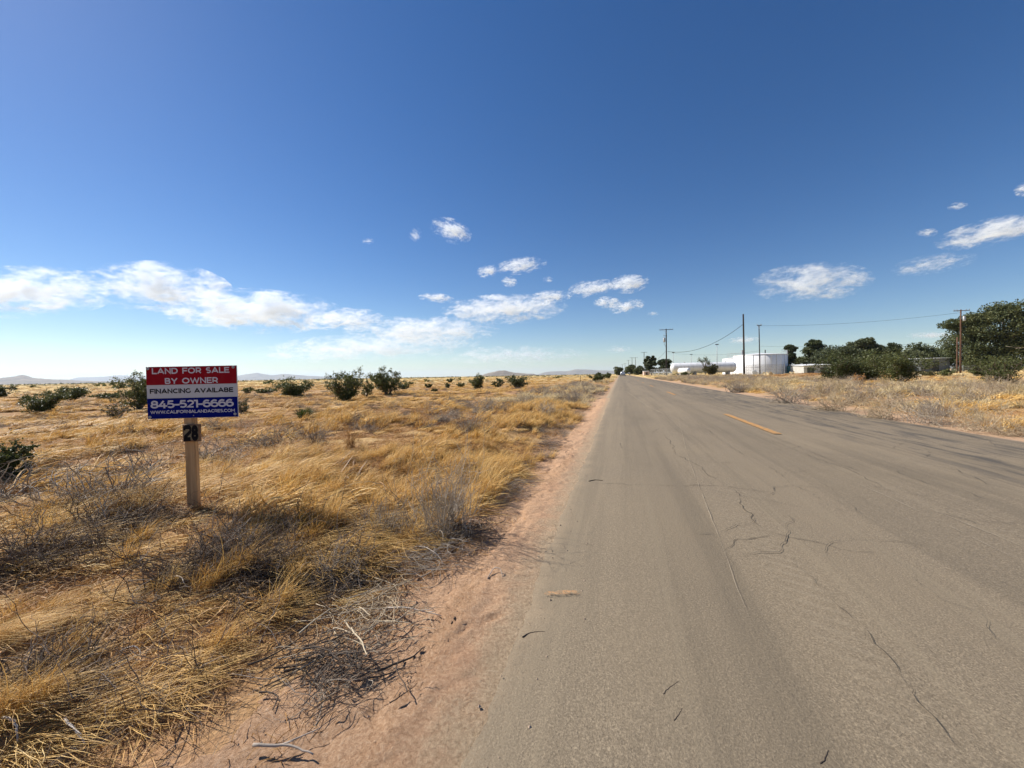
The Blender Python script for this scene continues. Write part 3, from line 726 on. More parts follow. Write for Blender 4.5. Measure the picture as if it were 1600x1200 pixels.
# ------------------------------------------------------------------ sign
sb, sdep = on_ground(307.5, 793); SROT = math.radians(20)
sign = tag(empty('sale_sign', sb, SROT), 'red, white and blue land for sale sign on a wooden post', 'sign')
sign.rotation_euler = (0, math.radians(-.2), SROT)
SR = np.array([math.cos(SROT), math.sin(SROT)])
def sign_local(u, v):
    """a picture point on the plane of the sign, in the sign's own x and z"""
    d = ray(u, v); nrm = np.array([SR[1], -SR[0]]); t = np.dot(sb[:2]+nrm*.05, nrm)/np.dot(d[:2], nrm); p = np.array([0, 0, CAM_H])+t*d
    return np.dot(p[:2]-sb[:2], SR), p[2]-sb[2]
(xa, za), (xb, zb) = sign_local(231, 655), sign_local(370, 571)
PWD, PHT, PCX, PCZ = xb-xa, zb-za, (xa+xb)/2, (za+zb)/2
print('panel', PWD, PHT, PCX, PCZ)
wood = NT('post_wood'); tc = wood.n('ShaderNodeTexCoord').outputs['Object']
wn = wood.noise(40, wood.scl(tc, (1, 1, .06)), 5, .6, .4); wk = wood.noise(6, tc, 3)
wood.base(wood.mix(wood.sm(wk, .6, .72, 0, .6), wood.ramp(wn, [(.3, (.33, .19, .09)), (.55, (.50, .31, .155)), (.75, (.60, .40, .215))]), (.2, .12, .07)), .85, .2)
wood.l(wood.bump(wn, .3, .003), wood.p.inputs['Normal'])
def beveled_box(name, c, d, mat, parent, bev=.004, seg=2):
    bm = bmesh.new(); bmesh.ops.create_cube(bm, size=1.0)
    bmesh.ops.scale(bm, vec=d, verts=bm.verts); bmesh.ops.bevel(bm, geom=bm.edges[:], offset=bev, segments=seg, affect='EDGES')
    bmesh.ops.translate(bm, vec=c, verts=bm.verts)
    me = bpy.data.meshes.new(name); bm.to_mesh(me); bm.free(); return ob(name, me, mat, parent)
beveled_box('post', (0, -.024, (PCZ+PHT*.35-.25)/2), (.070, .034, PCZ+PHT*.35+.25), wood.m, sign)
def vinyl(name, c):
    m = NT(name); tc = m.n('ShaderNodeTexCoord').outputs['Object']; n = m.noise(25, tc, 5, .7); n2 = m.noise(90, tc, 2)
    m.base(m.mix(m.sm(n, .45, .8, 0, .04), c, (.38, .33, .28)), .9, .02); return m.m
RED, WHT, BLU, BLK = vinyl('red_print', (.27, .010, .018)), vinyl('white_print', (.52, .53, .555)), vinyl('blue_print', (.003, .009, .15)), vinyl('black_print', (.012, .012, .014))
yf = -.0475                                    # front face of the panel
panel = beveled_box('panel', (PCX, yf+.003, PCZ), (PWD, .006, PHT), WHT, sign, .001, 1)
def sheet(name, x0, x1, z0, z1, mat, parent, y):
    mb = MB(); mb.box(((x0+x1)/2, y, (z0+z1)/2), (x1-x0, .0012, z1-z0)); return mb.build(name, mat, parent)
L0, R0, B0, T0 = PCX-PWD/2+.002, PCX+PWD/2-.002, PCZ-PHT/2+.002, PCZ+PHT/2-.002
zr = B0+(T0-B0)*.652; zb_ = B0+(T0-B0)*.392
sheet('red_band', L0, R0, zr, T0, RED, panel, yf-.0008)
sheet('white_band', L0, R0, zb_+.0005, zr-.0005, WHT, panel, yf-.0008)
sheet('blue_band', L0, R0, B0, zb_, BLU, panel, yf-.0008)
# lettering in a wide geometric face: strokes drawn as flat outlines
def arc(cx, cy, rx, ry, a0, a1, n=20):
    t = np.radians(np.linspace(a0, a1, n)); return [(cx+rx*math.cos(q), cy+ry*math.sin(q)) for q in t]
GL = {  # width, strokes (polylines in a box of height 1, stroke centre lines)
 'A': (.92, [[(.0,0),(.46,1),(.92,0)], [(.19,.27),(.73,.27)]]), 'B': (.70, [[(0,0),(0,1),(.38,1)]+arc(.38,.76,.25,.24,90,-90,10)+[(0,.52)], [(.38,.52)]+arc(.41,.26,.29,.26,90,-90,10)+[(0,0)]]),
 'C': (.82, [arc(.48,.5,.48,.5,48,312,26)]), 'D': (.82, [[(0,0),(0,1),(.34,1)]+arc(.34,.5,.48,.5,90,-90,18)+[(0,0)]]),
 'E': (.62, [[(.62,1),(0,1),(0,0),(.63,0)], [(0,.51),(.55,.51)]]), 'F': (.60, [[(.62,1),(0,1),(0,0)], [(0,.47),(.55,.47)]]),
 'G': (.84, [arc(.48,.5,.48,.5,48,318,26)+[(.85,.17),(.85,.48)]]), 'I': (.02, [[(.01,0),(.01,1)]]), 'L': (.56, [[(0,1),(0,0),(.58,0)]]),
 'M': (.94, [[(0,0),(0,1),(.47,.32),(.94,1),(.94,0)]]), 'N': (.76, [[(0,0),(0,1),(.76,0),(.76,1)]]),
 'O': (.98, [arc(.49,.5,.49,.5,90,450,32)]), 'R': (.70, [[(0,0),(0,1),(.34,1)]+arc(.36,.68,.31,.32,90,-90,12)+[(0,.36)], [(.40,.36),(.68,0)]]),
 'S': (.64, [arc(.32,.745,.30,.255,40,270,14)[:-1]+arc(.32,.255,.31,.255,90,-140,14)]), 'V': (.88, [[(0,1),(.44,0),(.88,1)]]),
 'W': (1.30, [[(0,1),(.33,0),(.65,.98),(.97,0),(1.30,1)]]), 'Y': (.80, [[(0,1),(.40,.40),(.80,1)], [(.40,.40),(.40,0)]]),
 '.': (.04, [[(.0,.0),(.05,.0)]]), '-': (.36, [[(0,.40),(.36,.40)]]), '1': (.26, [[(0,1),(.24,1),(.24,0)]]),
 '2': (.62, [arc(.30,.70,.30,.30,155,-35,14)+[(.02,0),(.64,0)]]), '4': (.74, [[(.44,1),(0,.24),(.76,.24)], [(.53,.55),(.53,0)]]),
 '5': (.62, [[(.58,1),(.12,1),(.06,.58)]+arc(.29,.30,.33,.30,90,-140,16)]), '6': (.66, [arc(.34,.5,.34,.5,50,180,12)+arc(.34,.31,.33,.31,180,-180,24)]),
 '8': (.66, [arc(.33,.755,.27,.245,90,450,22), arc(.33,.27,.32,.27,90,450,24)]), ' ': (.34, [])}
def stroke(pts, hw, closed=False):
    P = np.array(pts, float); keep = np.r_[True, np.linalg.norm(np.diff(P, axis=0), axis=1) > 1e-6]; P = P[keep]
    closed = np.linalg.norm(P[0]-P[-1]) < 1e-3
    if closed: P[-1] = P[0]
    D = np.diff(P, axis=0); D /= np.linalg.norm(D, axis=1)[:, None]
    N = np.stack([-D[:, 1], D[:, 0]], 1)
    if closed: Np = np.vstack([N[-1], N]); Nn = np.vstack([N, N[0]])
    else: Np = np.vstack([N[:1], N]); Nn = np.vstack([N, N[-1:]])
    m = Np+Nn; m /= np.maximum((m*Nn).sum(1), .35)[:, None]
    if not closed:
        P = P.copy(); ext = hw if abs(D[0][0]) < .01 or abs(D[0][1]) < .01 else hw*.6
        ext2 = hw if abs(D[-1][0]) < .01 or abs(D[-1][1]) < .01 else hw*.6
        if len(P) < 8: P[0] -= D[0]*ext; P[-1] += D[-1]*ext2
    return P-m*hw, P+m*hw
def lettering(name, text, x0, x1, z0, h, weight, mat, parent, y, gap=.30):
    wd = sum(GL[c][0] for c in text)+(len(text)-1)*gap
    sxx = (x1-x0)/wd; x = x0; hw = weight/2
    for c in text:
        mb = MB()
        for q, st in enumerate(GL[c][1]):
            P = [(hw+(a)*(1), hw+b*(1-2*hw)) for a, b in st]
            A, B = stroke(P, hw); n = len(A); yy = y-.0003*q
            tr = lambda S: np.stack([x+(S[:, 0]-hw)*sxx, np.full(n, yy), z0+S[:, 1]*h], 1)
            i = np.arange(n-1); V = np.vstack([tr(A), tr(B)])
            mb.add(V, np.stack([i, i+n, i+n+1, i+1], 1))
        if mb.V: mb.build(name, mat, parent)
        x += (GL[c][0]+gap)*sxx
LW = vinyl('letter_white', (.57, .56, .61))
def sx_(f): return L0+(R0-L0)*f
def sz_(f): return T0-(T0-B0)*f
yt = yf-.0022
lettering('printed_letter', 'LAND FOR SALE', sx_(.072), sx_(.915), sz_(.137), (T0-B0)*.115, .20, LW, panel, yt)
lettering('printed_letter', 'BY OWNER', sx_(.21), sx_(.785), sz_(.332), (T0-B0)*.115, .20, LW, panel, yt)
lettering('printed_letter', 'FINANCING AVAILABE', sx_(.04), sx_(.952), sz_(.515), (T0-B0)*.092, .22, BLK, panel, yt)
lettering('printed_letter', '845-521-6666', sx_(.045), sx_(.948), sz_(.80), (T0-B0)*.150, .20, LW, panel, yt, .16)
lettering('printed_letter', 'WWW.CALIFORNIALANDACRES.COM', sx_(.035), sx_(.965), sz_(.905), (T0-B0)*.062, .20, LW, panel, yt, .24)
for fx, fz in ((.022, .03), (.968, .028), (.025, .965), (.97, .945)):
    mb = MB(); mb.lathe([(.0001, .0), (.0042, .0), (.0046, .0025), (.0085, .003), (.0095, .001), (.0095, -.001)], k=14)
    o = mb.build('screw_washer', M['metal_grey'], panel, True); o.rotation_euler = (math.pi/2, 0, 0); o.location = (sx_(fx), yf-.0025, sz_(fz))
mb = MB(); mb.lathe([(.0001, .002), (.003, .0015), (.0035, 0)], k=10); o = mb.build('screw', M['metal_grey'], panel); o.rotation_euler = (math.pi/2, 0, 0); o.location = (sx_(.505), yf-.002, sz_(.955))
(na_, nz0), (nb_, nz1) = sign_local(288, 690), sign_local(314, 662.5)
plaque = beveled_box('number_plaque', ((na_+nb_)/2, -.053, (nz0+nz1)/2), (nb_-na_, .016, nz1-nz0), plain('plaque_wood', (.19, .11, .06), .8, .35, 30), sign, .002, 1)
TILE = plain('number_tile', (.20, .16, .095), .6, .2, 40)
nw, nh = nb_-na_, nz1-nz0
for k, ch in enumerate('28'):
    x0 = na_+nw*(.14+.42*k); x1 = x0+nw*.33
    t = sheet('number_tile', x0-.004, x1+.004, nz0+nh*.10, nz1-nh*.08, TILE, plaque, -.0622)
    P = {'2': [(0,.72),(0,.92),(.2,1),(.8,1),(1,.9),(1,.62),(.05,.18),(0,0),(1,0)], '8': None}[ch]
    hw = .17; mb = MB()
    def trn(S, q=0): S = np.asarray(S); return np.stack([x0+S[:, 0]*(x1-x0), np.full(len(S), -.0632-.0004*q), nz0+nh*.15+S[:, 1]*nh*.7], 1)
    polys = [P] if P else [arc(.5,.75,.38,.22,90,450,16), arc(.5,.26,.4,.24,90,450,16)]
    for q, pp in enumerate(polys):
        A, B = stroke(pp, hw if ch == '2' else .19); n = len(A); i = np.arange(n-1); mb.add(np.vstack([trn(A, q), trn(B, q)]), np.stack([i, i+n, i+n+1, i+1], 1))
    mb.build('number', BLK, plaque)

# ------------------------------------------------------------------ shrubs
def leaf_quads(r, C, size, asp=.5, tint=None):
    n = len(C); a = r.normal(size=(n, 3)); a /= np.linalg.norm(a, axis=1)[:, None]
    b = np.cross(a, r.normal(size=(n, 3))); b /= np.linalg.norm(b, axis=1)[:, None]+1e-9
    s = size*r.uniform(.6, 1.4, n)[:, None]
    V = np.stack([C-a*s, C-b*s*asp, C+a*s, C+b*s*asp], 1).reshape(-1, 3)
    Q = np.arange(4*n).reshape(-1, 4); t = np.repeat(r.random(n) if tint is None else tint, 4)
    return V, Q, t
def shrub(label, u, v, wpx, vtop, seed, mat='creosote', dens=1.0, open_=.5, stems=14, name='creosote_bush', cat='bush', group=None, dead=0.0, p=None):
    r = np.random.default_rng(seed)
    if p is None: p, t = on_ground(u, v)
    t = float(np.dot(p[:2], FWD))*math.cos(PITCH)
    W = .88*wpx/F*t; Ht = max(.15, .92*(v-vtop)/F*t); e = empty(name, p, 0); tag(e, label, cat, group)
    tw = []; C = []; px = t/F
    def env(q): return q
    for i in range(stems):
        a = r.random()*2*math.pi; f = math.sqrt(r.random())
        tip = np.array([math.cos(a)*f*W*.5, math.sin(a)*f*W*.5, Ht*(.55+.5*r.random()*math.sqrt(max(0, 1-f*f*.7)))*(1-.25*f)])
        s0 = np.array([math.cos(a)*W*.05, math.sin(a)*W*.05, -.05]); k = 6
        tt = np.linspace(0, 1, k)[:, None]
        mid = np.array([tip[0]*.45, tip[1]*.45, tip[2]*.62])
        pts = (1-tt)**2*s0+2*tt*(1-tt)*mid+tt**2*tip + r.normal(0, .02*Ht, (k, 3))*(tt > 0)
        tw.append((pts, .012*Ht+.004, .004*Ht+.001))
        for b in range(5):
            j = r.integers(1, k); d = r.normal(0, 1, 3); d[2] = abs(d[2])*.8+.12; d[:2] += tip[:2]/(W*.5+1e-6)*.5; d /= np.linalg.norm(d)
            ln = Ht*r.uniform(.18, .36); sp = pts[j]+(d*ln)[None, :]*tt + r.normal(0, .012*Ht, (k, 3))*(tt > 0)
            tw.append((sp, .004*Ht+.0015, .0015*Ht))
            nl = r.integers(3, 6)
            if r.random() > dead:
                for c in range(nl):
                    C.append(sp[r.integers(2, k)])
    C = np.array(C)
    n = int(np.clip(wpx*(v-vtop)*2.6*dens, 500, 9000))
    cc = C[r.integers(0, len(C), n)] + r.normal(0, 1, (n, 3))*np.array([W*.045, W*.045, Ht*.05])*open_*2
    cc[:, 2] = np.maximum(cc[:, 2], .03)
    me = twig_mesh('branches', tw, r, 4); ob('branches', me, M['stem'] if not dead else M['dead_wood'], e)
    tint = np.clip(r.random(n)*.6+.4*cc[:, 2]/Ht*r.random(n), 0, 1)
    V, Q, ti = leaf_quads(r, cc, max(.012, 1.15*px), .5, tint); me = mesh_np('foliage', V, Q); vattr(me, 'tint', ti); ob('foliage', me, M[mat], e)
    return e
LB = 'bushes on the plain left of the road'
shrub('dark green bush cut off by the left edge, nearest of the plain', 8, 742, 90, 683, 1, 'creosote', 1.0, .4, 12, group=LB)
shrub('spreading olive bush with bare stems left of the sign', 62, 643, 68, 606, 2, 'creosote', .8, .45, 14, group=LB)
shrub('low dark green mounded bush behind the olive bush at left', 106, 627, 72, 604, 3, 'creosote', 1.3, .6, 16, group=LB)
shrub('small dark bush cut by the left edge below the ridge', 3, 622, 36, 602, 4, 'creosote', 1.2, .5, 12, group=LB)
shrub('flat green bush between the dry brush and the distant plain', 172, 625, 42, 612, 5, 'creosote', 1.3, .6, 12, group=LB)
shrub('tall leafy bush half hidden behind the left end of the sign', 217, 641, 58, 582, 6, 'creosote', 1.0, .45, 16, group=LB)
shrub('dry brown leafless bush just left of the sign', 184, 656, 34, 625, 7, 'olive_leaf', .35, .4, 18, dead=.4, group=LB)
shrub('dusky dry bush at the right edge of the sign panel', 379, 648, 34, 626, 8, 'olive_leaf', .7, .5, 16, dead=.2, group=LB)
shrub('small round bush on the plain right of the sign', 386, 615, 18, 603, 9, group=LB)
shrub('low dark bush between the sign and the long bush', 412, 616, 36, 605, 10, 'creosote', 1.2, group=LB)
shrub('long low dark green bush midway between sign and tall pair', 458, 620, 66, 592, 12, 'creosote', 1.1, .6, 18, group=LB)
shrub('round dark green bush, left of the tall pair', 541, 627, 56, 577, 13, 'creosote', 1.15, .5, 18, group=LB)
shrub('slim sparse bush squeezed between the tall pair', 572, 622, 20, 592, 14, 'creosote', .8, .4, 8, group=LB)
shrub('tall bush with wispy tops, right of the tall pair', 606, 617, 56, 568, 15, 'creosote', .9, .4, 16, group=LB)
shrub('squat bush at the right foot of the tall pair', 633, 608, 26, 594, 16, group=LB)
shrub('upright dark bush alone in the middle of the plain', 744, 609, 27, 583, 19, 'creosote', 1.2, .5, 14, group=LB)
shrub('wide dark bush right of the lone upright bush', 808, 607, 44, 586, 20, 'creosote', 1.2, .55, 16, group=LB)
shrub('pale small bush joined to the left of the wide bush', 779, 605, 24, 590, 21, 'creosote', .8, .5, 10, group=LB)
for k, (u, v, wp, vt, lb) in enumerate([(670, 606, 12, 599, 'leftmost of the three small round bushes in a row'), (699, 607, 15, 598, 'middle one of the three small round bushes in a row'), (720, 606, 14, 598, 'small round bush just left of the lone upright bush'),
        (703, 598, 9, 591, 'tiny bush farther off, behind the row of small round bushes'), (680, 613, 11, 607, 'tiny bush in front of the row of small round bushes')]):
    shrub(lb, u, v, wp, vt, 30+k, stems=9, name='small_bush', group='small round bushes in the middle of the plain')
shrub('dark green roadside bush on the left near the vanishing road', 934, 597, 28, 582, 36, 'creosote', 1.2, group=LB)
shrub('smaller roadside bush just beyond, left of the road end', 950, 592, 14, 582, 37, group=LB)
RB = 'bushes on the right of the road'
shrub('left of the three big creosote bushes before the trees', 1308, 597, 80, 550, 41, 'creosote', 1.25, .6, 20, group=RB)
shrub('middle one of the three big creosote bushes before the trees', 1352, 597, 74, 545, 42, 'creosote', 1.25, .6, 20, group=RB)
shrub('right of the three big creosote bushes before the trees', 1403, 599, 86, 549, 43, 'creosote', 1.25, .6, 20, group=RB)
shrub('low olive bush right of the three big creosotes', 1447, 590, 34, 577, 44, 'olive_leaf', 1.2, .6, 12, group=RB)
shrub('small dark bush between the olive bush and the twin poles', 1478, 589, 22, 577, 45, 'creosote', 1.2, .6, 10, group=RB)
shrub('bush with bare pale stems at the right edge', 1566, 601, 80, 549, 46, 'creosote', .5, .4, 22, group=RB)
shrub('low green bush left of the bare stemmed right bush', 1534, 588, 30, 571, 47, 'creosote', 1.2, .6, 12, group=RB)
shrub('rounded olive bush in front of the long white vessel', 1111, 588, 34, 570, 48, 'olive_leaf', 1.3, .6, 16, group=RB, p=place(1111, 88))
shrub('small dark bush below the little white tank', 1069, 588, 16, 582, 49, 'creosote', 1.2, .6, 10, group=RB, p=place(1069, 86))
shrub('rusty orange dry weed in front of the big creosotes', 1341, 602, 20, 583, 50, 'dry_weed', .5, .5, 22, name='dry_weed', cat='weed', dead=.2)
# green tuft on the left plain
def tuft(label, u, v, wpx, vtop, seed):
    r = np.random.default_rng(seed); p, t = on_ground(u, v); t = float(np.dot(p[:2], FWD)); Ht = (v-vtop)/F*t
    V, Q, ti = blades(r, 420, wpx/F*t*.22, (Ht*.7, Ht*1.25), (72, 14), (48, 18), 3.0, .012, K=5)
    me = mesh_np('leaves', V, Q); vattr(me, 'tint', ti); o = ob('grass_tuft', me, M['green_tuft']); o.location = p
    tag(o, label, 'grass tuft')
tuft('bushy green tuft alone in the golden grass right of sign', 476, 657, 32, 638, 61)

# dead shrubs and heaps of twigs
def dead_shrub(label, u, v, wpx, vtop, seed, mat='grey_twig', n=70, up=(50, 24), curl=.22, name='dead_shrub', group='dead grey shrubs', rad=.0022, depth=2):
    r = np.random.default_rng(seed); p, t = on_ground(u, v); t = float(np.dot(p[:2], FWD)); W = wpx/F*t; Ht = (v-vtop)/F*t
    s = max(W*.55, Ht)
    tw = twig_set(r, n, W*.22, (s*.35, s*.75), up, depth, max(rad, .0006*t), curl)
    mx_ = np.percentile([q[0][:, 2].max() for q in tw], 93); rx = np.percentile([np.abs(q[0][:, :2]).max() for q in tw], 92)
    tw = [(q[0]*np.array([W*.5/rx, W*.5/rx, Ht/mx_]), q[1], q[2]) for q in tw]
    o = ob(name, twig_mesh(name, tw, r, 3), M[mat]); o.location = p
    return tag(o, label, 'dead shrub', group)
dead_shrub('large grey feathery dead shrub in the grass beside the sand shoulder', 690, 836, 150, 712, 71, n=110)
dead_shrub('dead grey shrub left of the large feathery one', 590, 838, 100, 778, 72, n=60)
dead_shrub('brown grey dead shrub low in the gold grass above the big twig heap', 520, 905, 90, 858, 73, n=80)
dead_shrub('small red brown dead shrub on the bare patch below green tuft', 548, 702, 34, 668, 74, 'dry_weed', 46)
dead_shrub('dark little dead shrub left of the red brown one', 492, 694, 36, 677, 75, 'dark_twig', 50)
dead_shrub('small grey dead shrub in the middle field, right of red brown one', 673, 670, 24, 660, 76, n=40)
dead_shrub('wide grey dead shrub beneath the pale small bush', 760, 642, 44, 624, 77, n=60)
dead_shrub('round grey dead shrub below the lone upright bush', 703, 628, 22, 618, 78, n=40)
dead_shrub('broad brown dead shrub midway to the road, mid field', 735, 674, 80, 648, 79, n=80)
dead_shrub('dead shrub leaning by the shoulder, midway along left edge', 855, 652, 50, 628, 80, n=70)
dead_shrub('grey dead shrub farther along the left shoulder', 893, 628, 40, 606, 81, n=60)
dead_shrub('farthest grey dead shrub on the left shoulder near the bush', 922, 612, 28, 600, 82, n=40)
dead_shrub('dark dead shrub at far left below the dark green bush', 40, 870, 190, 806, 83, 'dark_twig', 70, (30, 20), name='dead_shrub')
dead_shrub('dark sprawling dead shrub in the foreground, middle left', 300, 905, 170, 856, 84, 'dark_twig', 45, (24, 16))
dead_shrub('blackened dead shrub in the lower left corner', 80, 1075, 220, 1010, 85, 'dark_twig', 55, (20, 14))
dead_shrub('grey dead shrub just left of the post foot', 200, 800, 110, 755, 86, 'straw', 80, (48, 22), rad=.0014)
dead_shrub('brown dead tussock shrub right of the post foot', 400, 820, 90, 778, 87, 'straw_brown', 90, (48, 22), rad=.0014)
dead_shrub('small dark dead shrub in the gold grass left of the post', 205, 682, 30, 666, 88, 'dark_twig', 50)
dead_shrub('dusky dead shrub behind the number plaque', 340, 668, 44, 650, 89, n=60)
for k, (u, v, wp, vt, lb) in enumerate([
        (1230, 640, 70, 606, 'grey dead shrub on the right verge nearest the tank'), (1300, 652, 90, 612, 'grey dead shrub on the right verge below the big creosotes'),
        (1375, 664, 80, 628, 'tangled dead shrub on the right verge below the dry weed'), (1450, 672, 110, 618, 'pale dead shrub on the right verge below the twin poles'),
        (1530, 682, 110, 622, 'largest pale dead shrub on the right verge'), (1588, 690, 70, 664, 'dark low dead shrub at the right verge edge, cut by the frame'),
        (1150, 622, 50, 600, 'small grey dead shrub on the right verge below the tall pole')]):
    dead_shrub(lb, u, v-9, wp, vt+(v-vt)*.25-9, 300+k, 'tan_twig' if k % 3 else 'grey_twig', 70, group='dead shrubs on the right verge')
def heap(label, u, v, wpx, hpx, seed, n, mat='dark_twig', rad=.0028, L=.5, zt=.07):
    """crooked dead twigs lying across each other"""
    r = np.random.default_rng(seed); p, t = on_ground(u, v); p2, _ = on_ground(u, v-hpx/2)
    c = (p+p2)/2; W = wpx/F*t; D = np.linalg.norm(p2-p)*1.0+.1
    tw = []
    for i in range(n):
        a = r.normal(.6, .7); d = np.array([math.cos(a), math.sin(a), 0]); q = np.array([r.normal()*W*.25, r.normal()*D*.3, r.uniform(.004, zt)*math.exp(-abs(r.normal())*.5)])
        ln = r.uniform(.25, 1)*L*W; pts = [q-d*ln/2]
        for s in range(5): d = d+r.normal(0, .22, 3)*[1, 1, .35]; d /= np.linalg.norm(d); pts.append(pts[-1]+d*ln/5)
        pts = np.array(pts); pts[:, 2] = np.maximum(pts[:, 2], .003); rd = rad*r.choice([.35, .5, .8, 1.3], p=[.4, .3, .2, .1])
        tw.append((pts, rd, rd*.5))
    c[2] += .02; o = ob('twig_heap', twig_mesh('twig_heap', tw, r, 4), M[mat]); o.location = c
    return tag(o, label, 'dead twigs', 'heaps of dead twigs along the sand shoulder')
heap('big heap of bleached dead twigs at the sand edge', 590, 1000, 170, 110, 101, 200, 'tan_twig')
heap('dark heap of dead twigs below the bleached heap', 525, 1068, 210, 70, 102, 170, 'dark_twig')
heap('loose twigs at the sand edge above the bleached heap', 680, 900, 130, 80, 103, 150, 'grey_twig')
heap('twig litter at the sand edge beside the large feathery shrub', 740, 850, 110, 60, 104, 130, 'dark_twig')
tag(heap('thin twig litter farther along the sand edge', 800, 775, 80, 40, 105, 120, 'grey_twig'), kind='stuff')
tag(heap('farthest strip of twig litter along the sand edge', 862, 710, 60, 40, 106, 110, 'dark_twig'), kind='stuff')
# single sticks, each on its own
def stick(label, pxs, rad, seed, mat='dead_wood', z=None, cat='stick', group=None, arch=0.0, forks=0):
    rad = rad*(.62 if z == 'road' else .72)
    r = np.random.default_rng(seed); P = []
    for u, v in pxs:
        q, _ = (gnd(u, v, RZ+.022) if z == 'road' else on_ground(u, v)); q[2] = road_z(q[0])+rad*.9 if z == 'road' else q[2]+.03+rad
        P.append(q)
    P = np.array(P); c = P.mean(0); c0 = P[0].copy()
    s = np.linspace(0, 1, 12); t = np.linspace(0, 1, len(P)); Q = np.stack([np.interp(s, t, P[:, k]) for k in range(3)], 1)
    Q[:, 2] += arch*np.sin(s*math.pi); Q[1:-1] += r.normal(0, .007*np.linalg.norm(P[-1]-P[0]), (10, 3))*[1, 1, .1]
    mb = MB(); mb.tube(Q-c0, rad, rad*.45, 6)
    for f in range(forks):
        j = r.integers(3, 10); d = (Q[j]-Q[j-1]); d /= np.linalg.norm(d); d = d+r.normal(0, .6, 3)*[1, 1, .4]; d[2] = abs(d[2])*.5; ln = np.linalg.norm(P[-1]-P[0])*r.uniform(.2, .4)
        tt = np.linspace(0, 1, 5)[:, None]; mb.tube(Q[j]-c0+tt*d*ln, rad*.6, rad*.25, 5)
    o = mb.build('stick', M[mat], None, True, c0); return tag(o, label, cat, group)
M['stick_dark'] = plain('stick_dark', (.06, .043, .032), .85, .3, 40)
M['stick_pale'] = plain('stick_pale', (.50, .43, .35), .8, .25, 40)
SG = 'loose sticks'
stick('small dark stick on the asphalt near the left road edge, farthest one', [(920, 749), (930, 747), (942, 748)], .008, 1, 'stick_dark', 'road', group=SG)
stick('thin bent stick at the asphalt edge beside the sand', [(816, 987), (828, 981), (840, 979), (851, 979)], .004, 2, 'stick_dark', 'road', group=SG)
stick('upper of two short curved sticks lying low on the asphalt', [(1036, 1077), (1042, 1070), (1050, 1064), (1060, 1058)], .003, 3, 'stick_dark', 'road', group=SG)
stick('lower of two short curved sticks lying low on the asphalt', [(1053, 1118), (1058, 1112), (1062, 1106), (1066, 1099)], .003, 4, 'stick_dark', 'road', group=SG)
stick('dark stick on the asphalt by the bottom edge', [(1281, 1186), (1288, 1182), (1291, 1174), (1294, 1166)], .0032, 5, 'stick_dark', 'road', group=SG)
stick('knotted root like stick on the sand at the bottom edge', [(396, 1184), (420, 1186), (445, 1184), (470, 1190), (490, 1199)], .006, 6, 'dead_wood', group=SG, forks=2)
stick('dark forked stick on the sand right of the bleached heap', [(706, 988), (712, 976), (717, 966), (723, 956)], .006, 7, 'stick_dark', group=SG)
stick('thick dark stick along the lower edge of the dark twig heap', [(590, 1065), (620, 1052), (645, 1042), (662, 1026)], .006, 8, 'stick_dark', group=SG, forks=1)
stick('pale crooked stick in the lower left grass', [(5, 1140), (18, 1152), (28, 1166), (28, 1178)], .005, 9, 'stick_pale', group=SG, arch=.02)
stick('pale zigzag stick in the foreground grass, lower left', [(102, 1140), (106, 1158), (118, 1168), (133, 1182)], .005, 10, 'stick_pale', group=SG, arch=.02, forks=2)
stick('bleached bent stick in the dark brush', [(262, 918), (275, 918), (285, 921), (292, 928)], .005, 11, 'stick_pale', group=SG, arch=.02)
stick('long bleached stick across the big twig heap', [(590, 965), (620, 968), (650, 972), (690, 975)], .005, 12, 'stick_pale', group=SG, arch=.02, forks=2)
stick('pale stick sloping across the twigs at the sand edge', [(640, 866), (660, 873), (680, 884), (695, 893)], .004, 13, 'stick_pale', group=SG, arch=.04)
stick('pale twisted stick in the brown foreground grass', [(190, 1031), (205, 1033), (217, 1034), (223, 1044)], .004, 14, 'stick_pale', group=SG, arch=.02)
stick('arched pale stick at the upper edge of the sand twigs', [(762, 915), (772, 906), (783, 908), (786, 916)], .004, 15, 'dead_wood', group=SG, arch=.03)
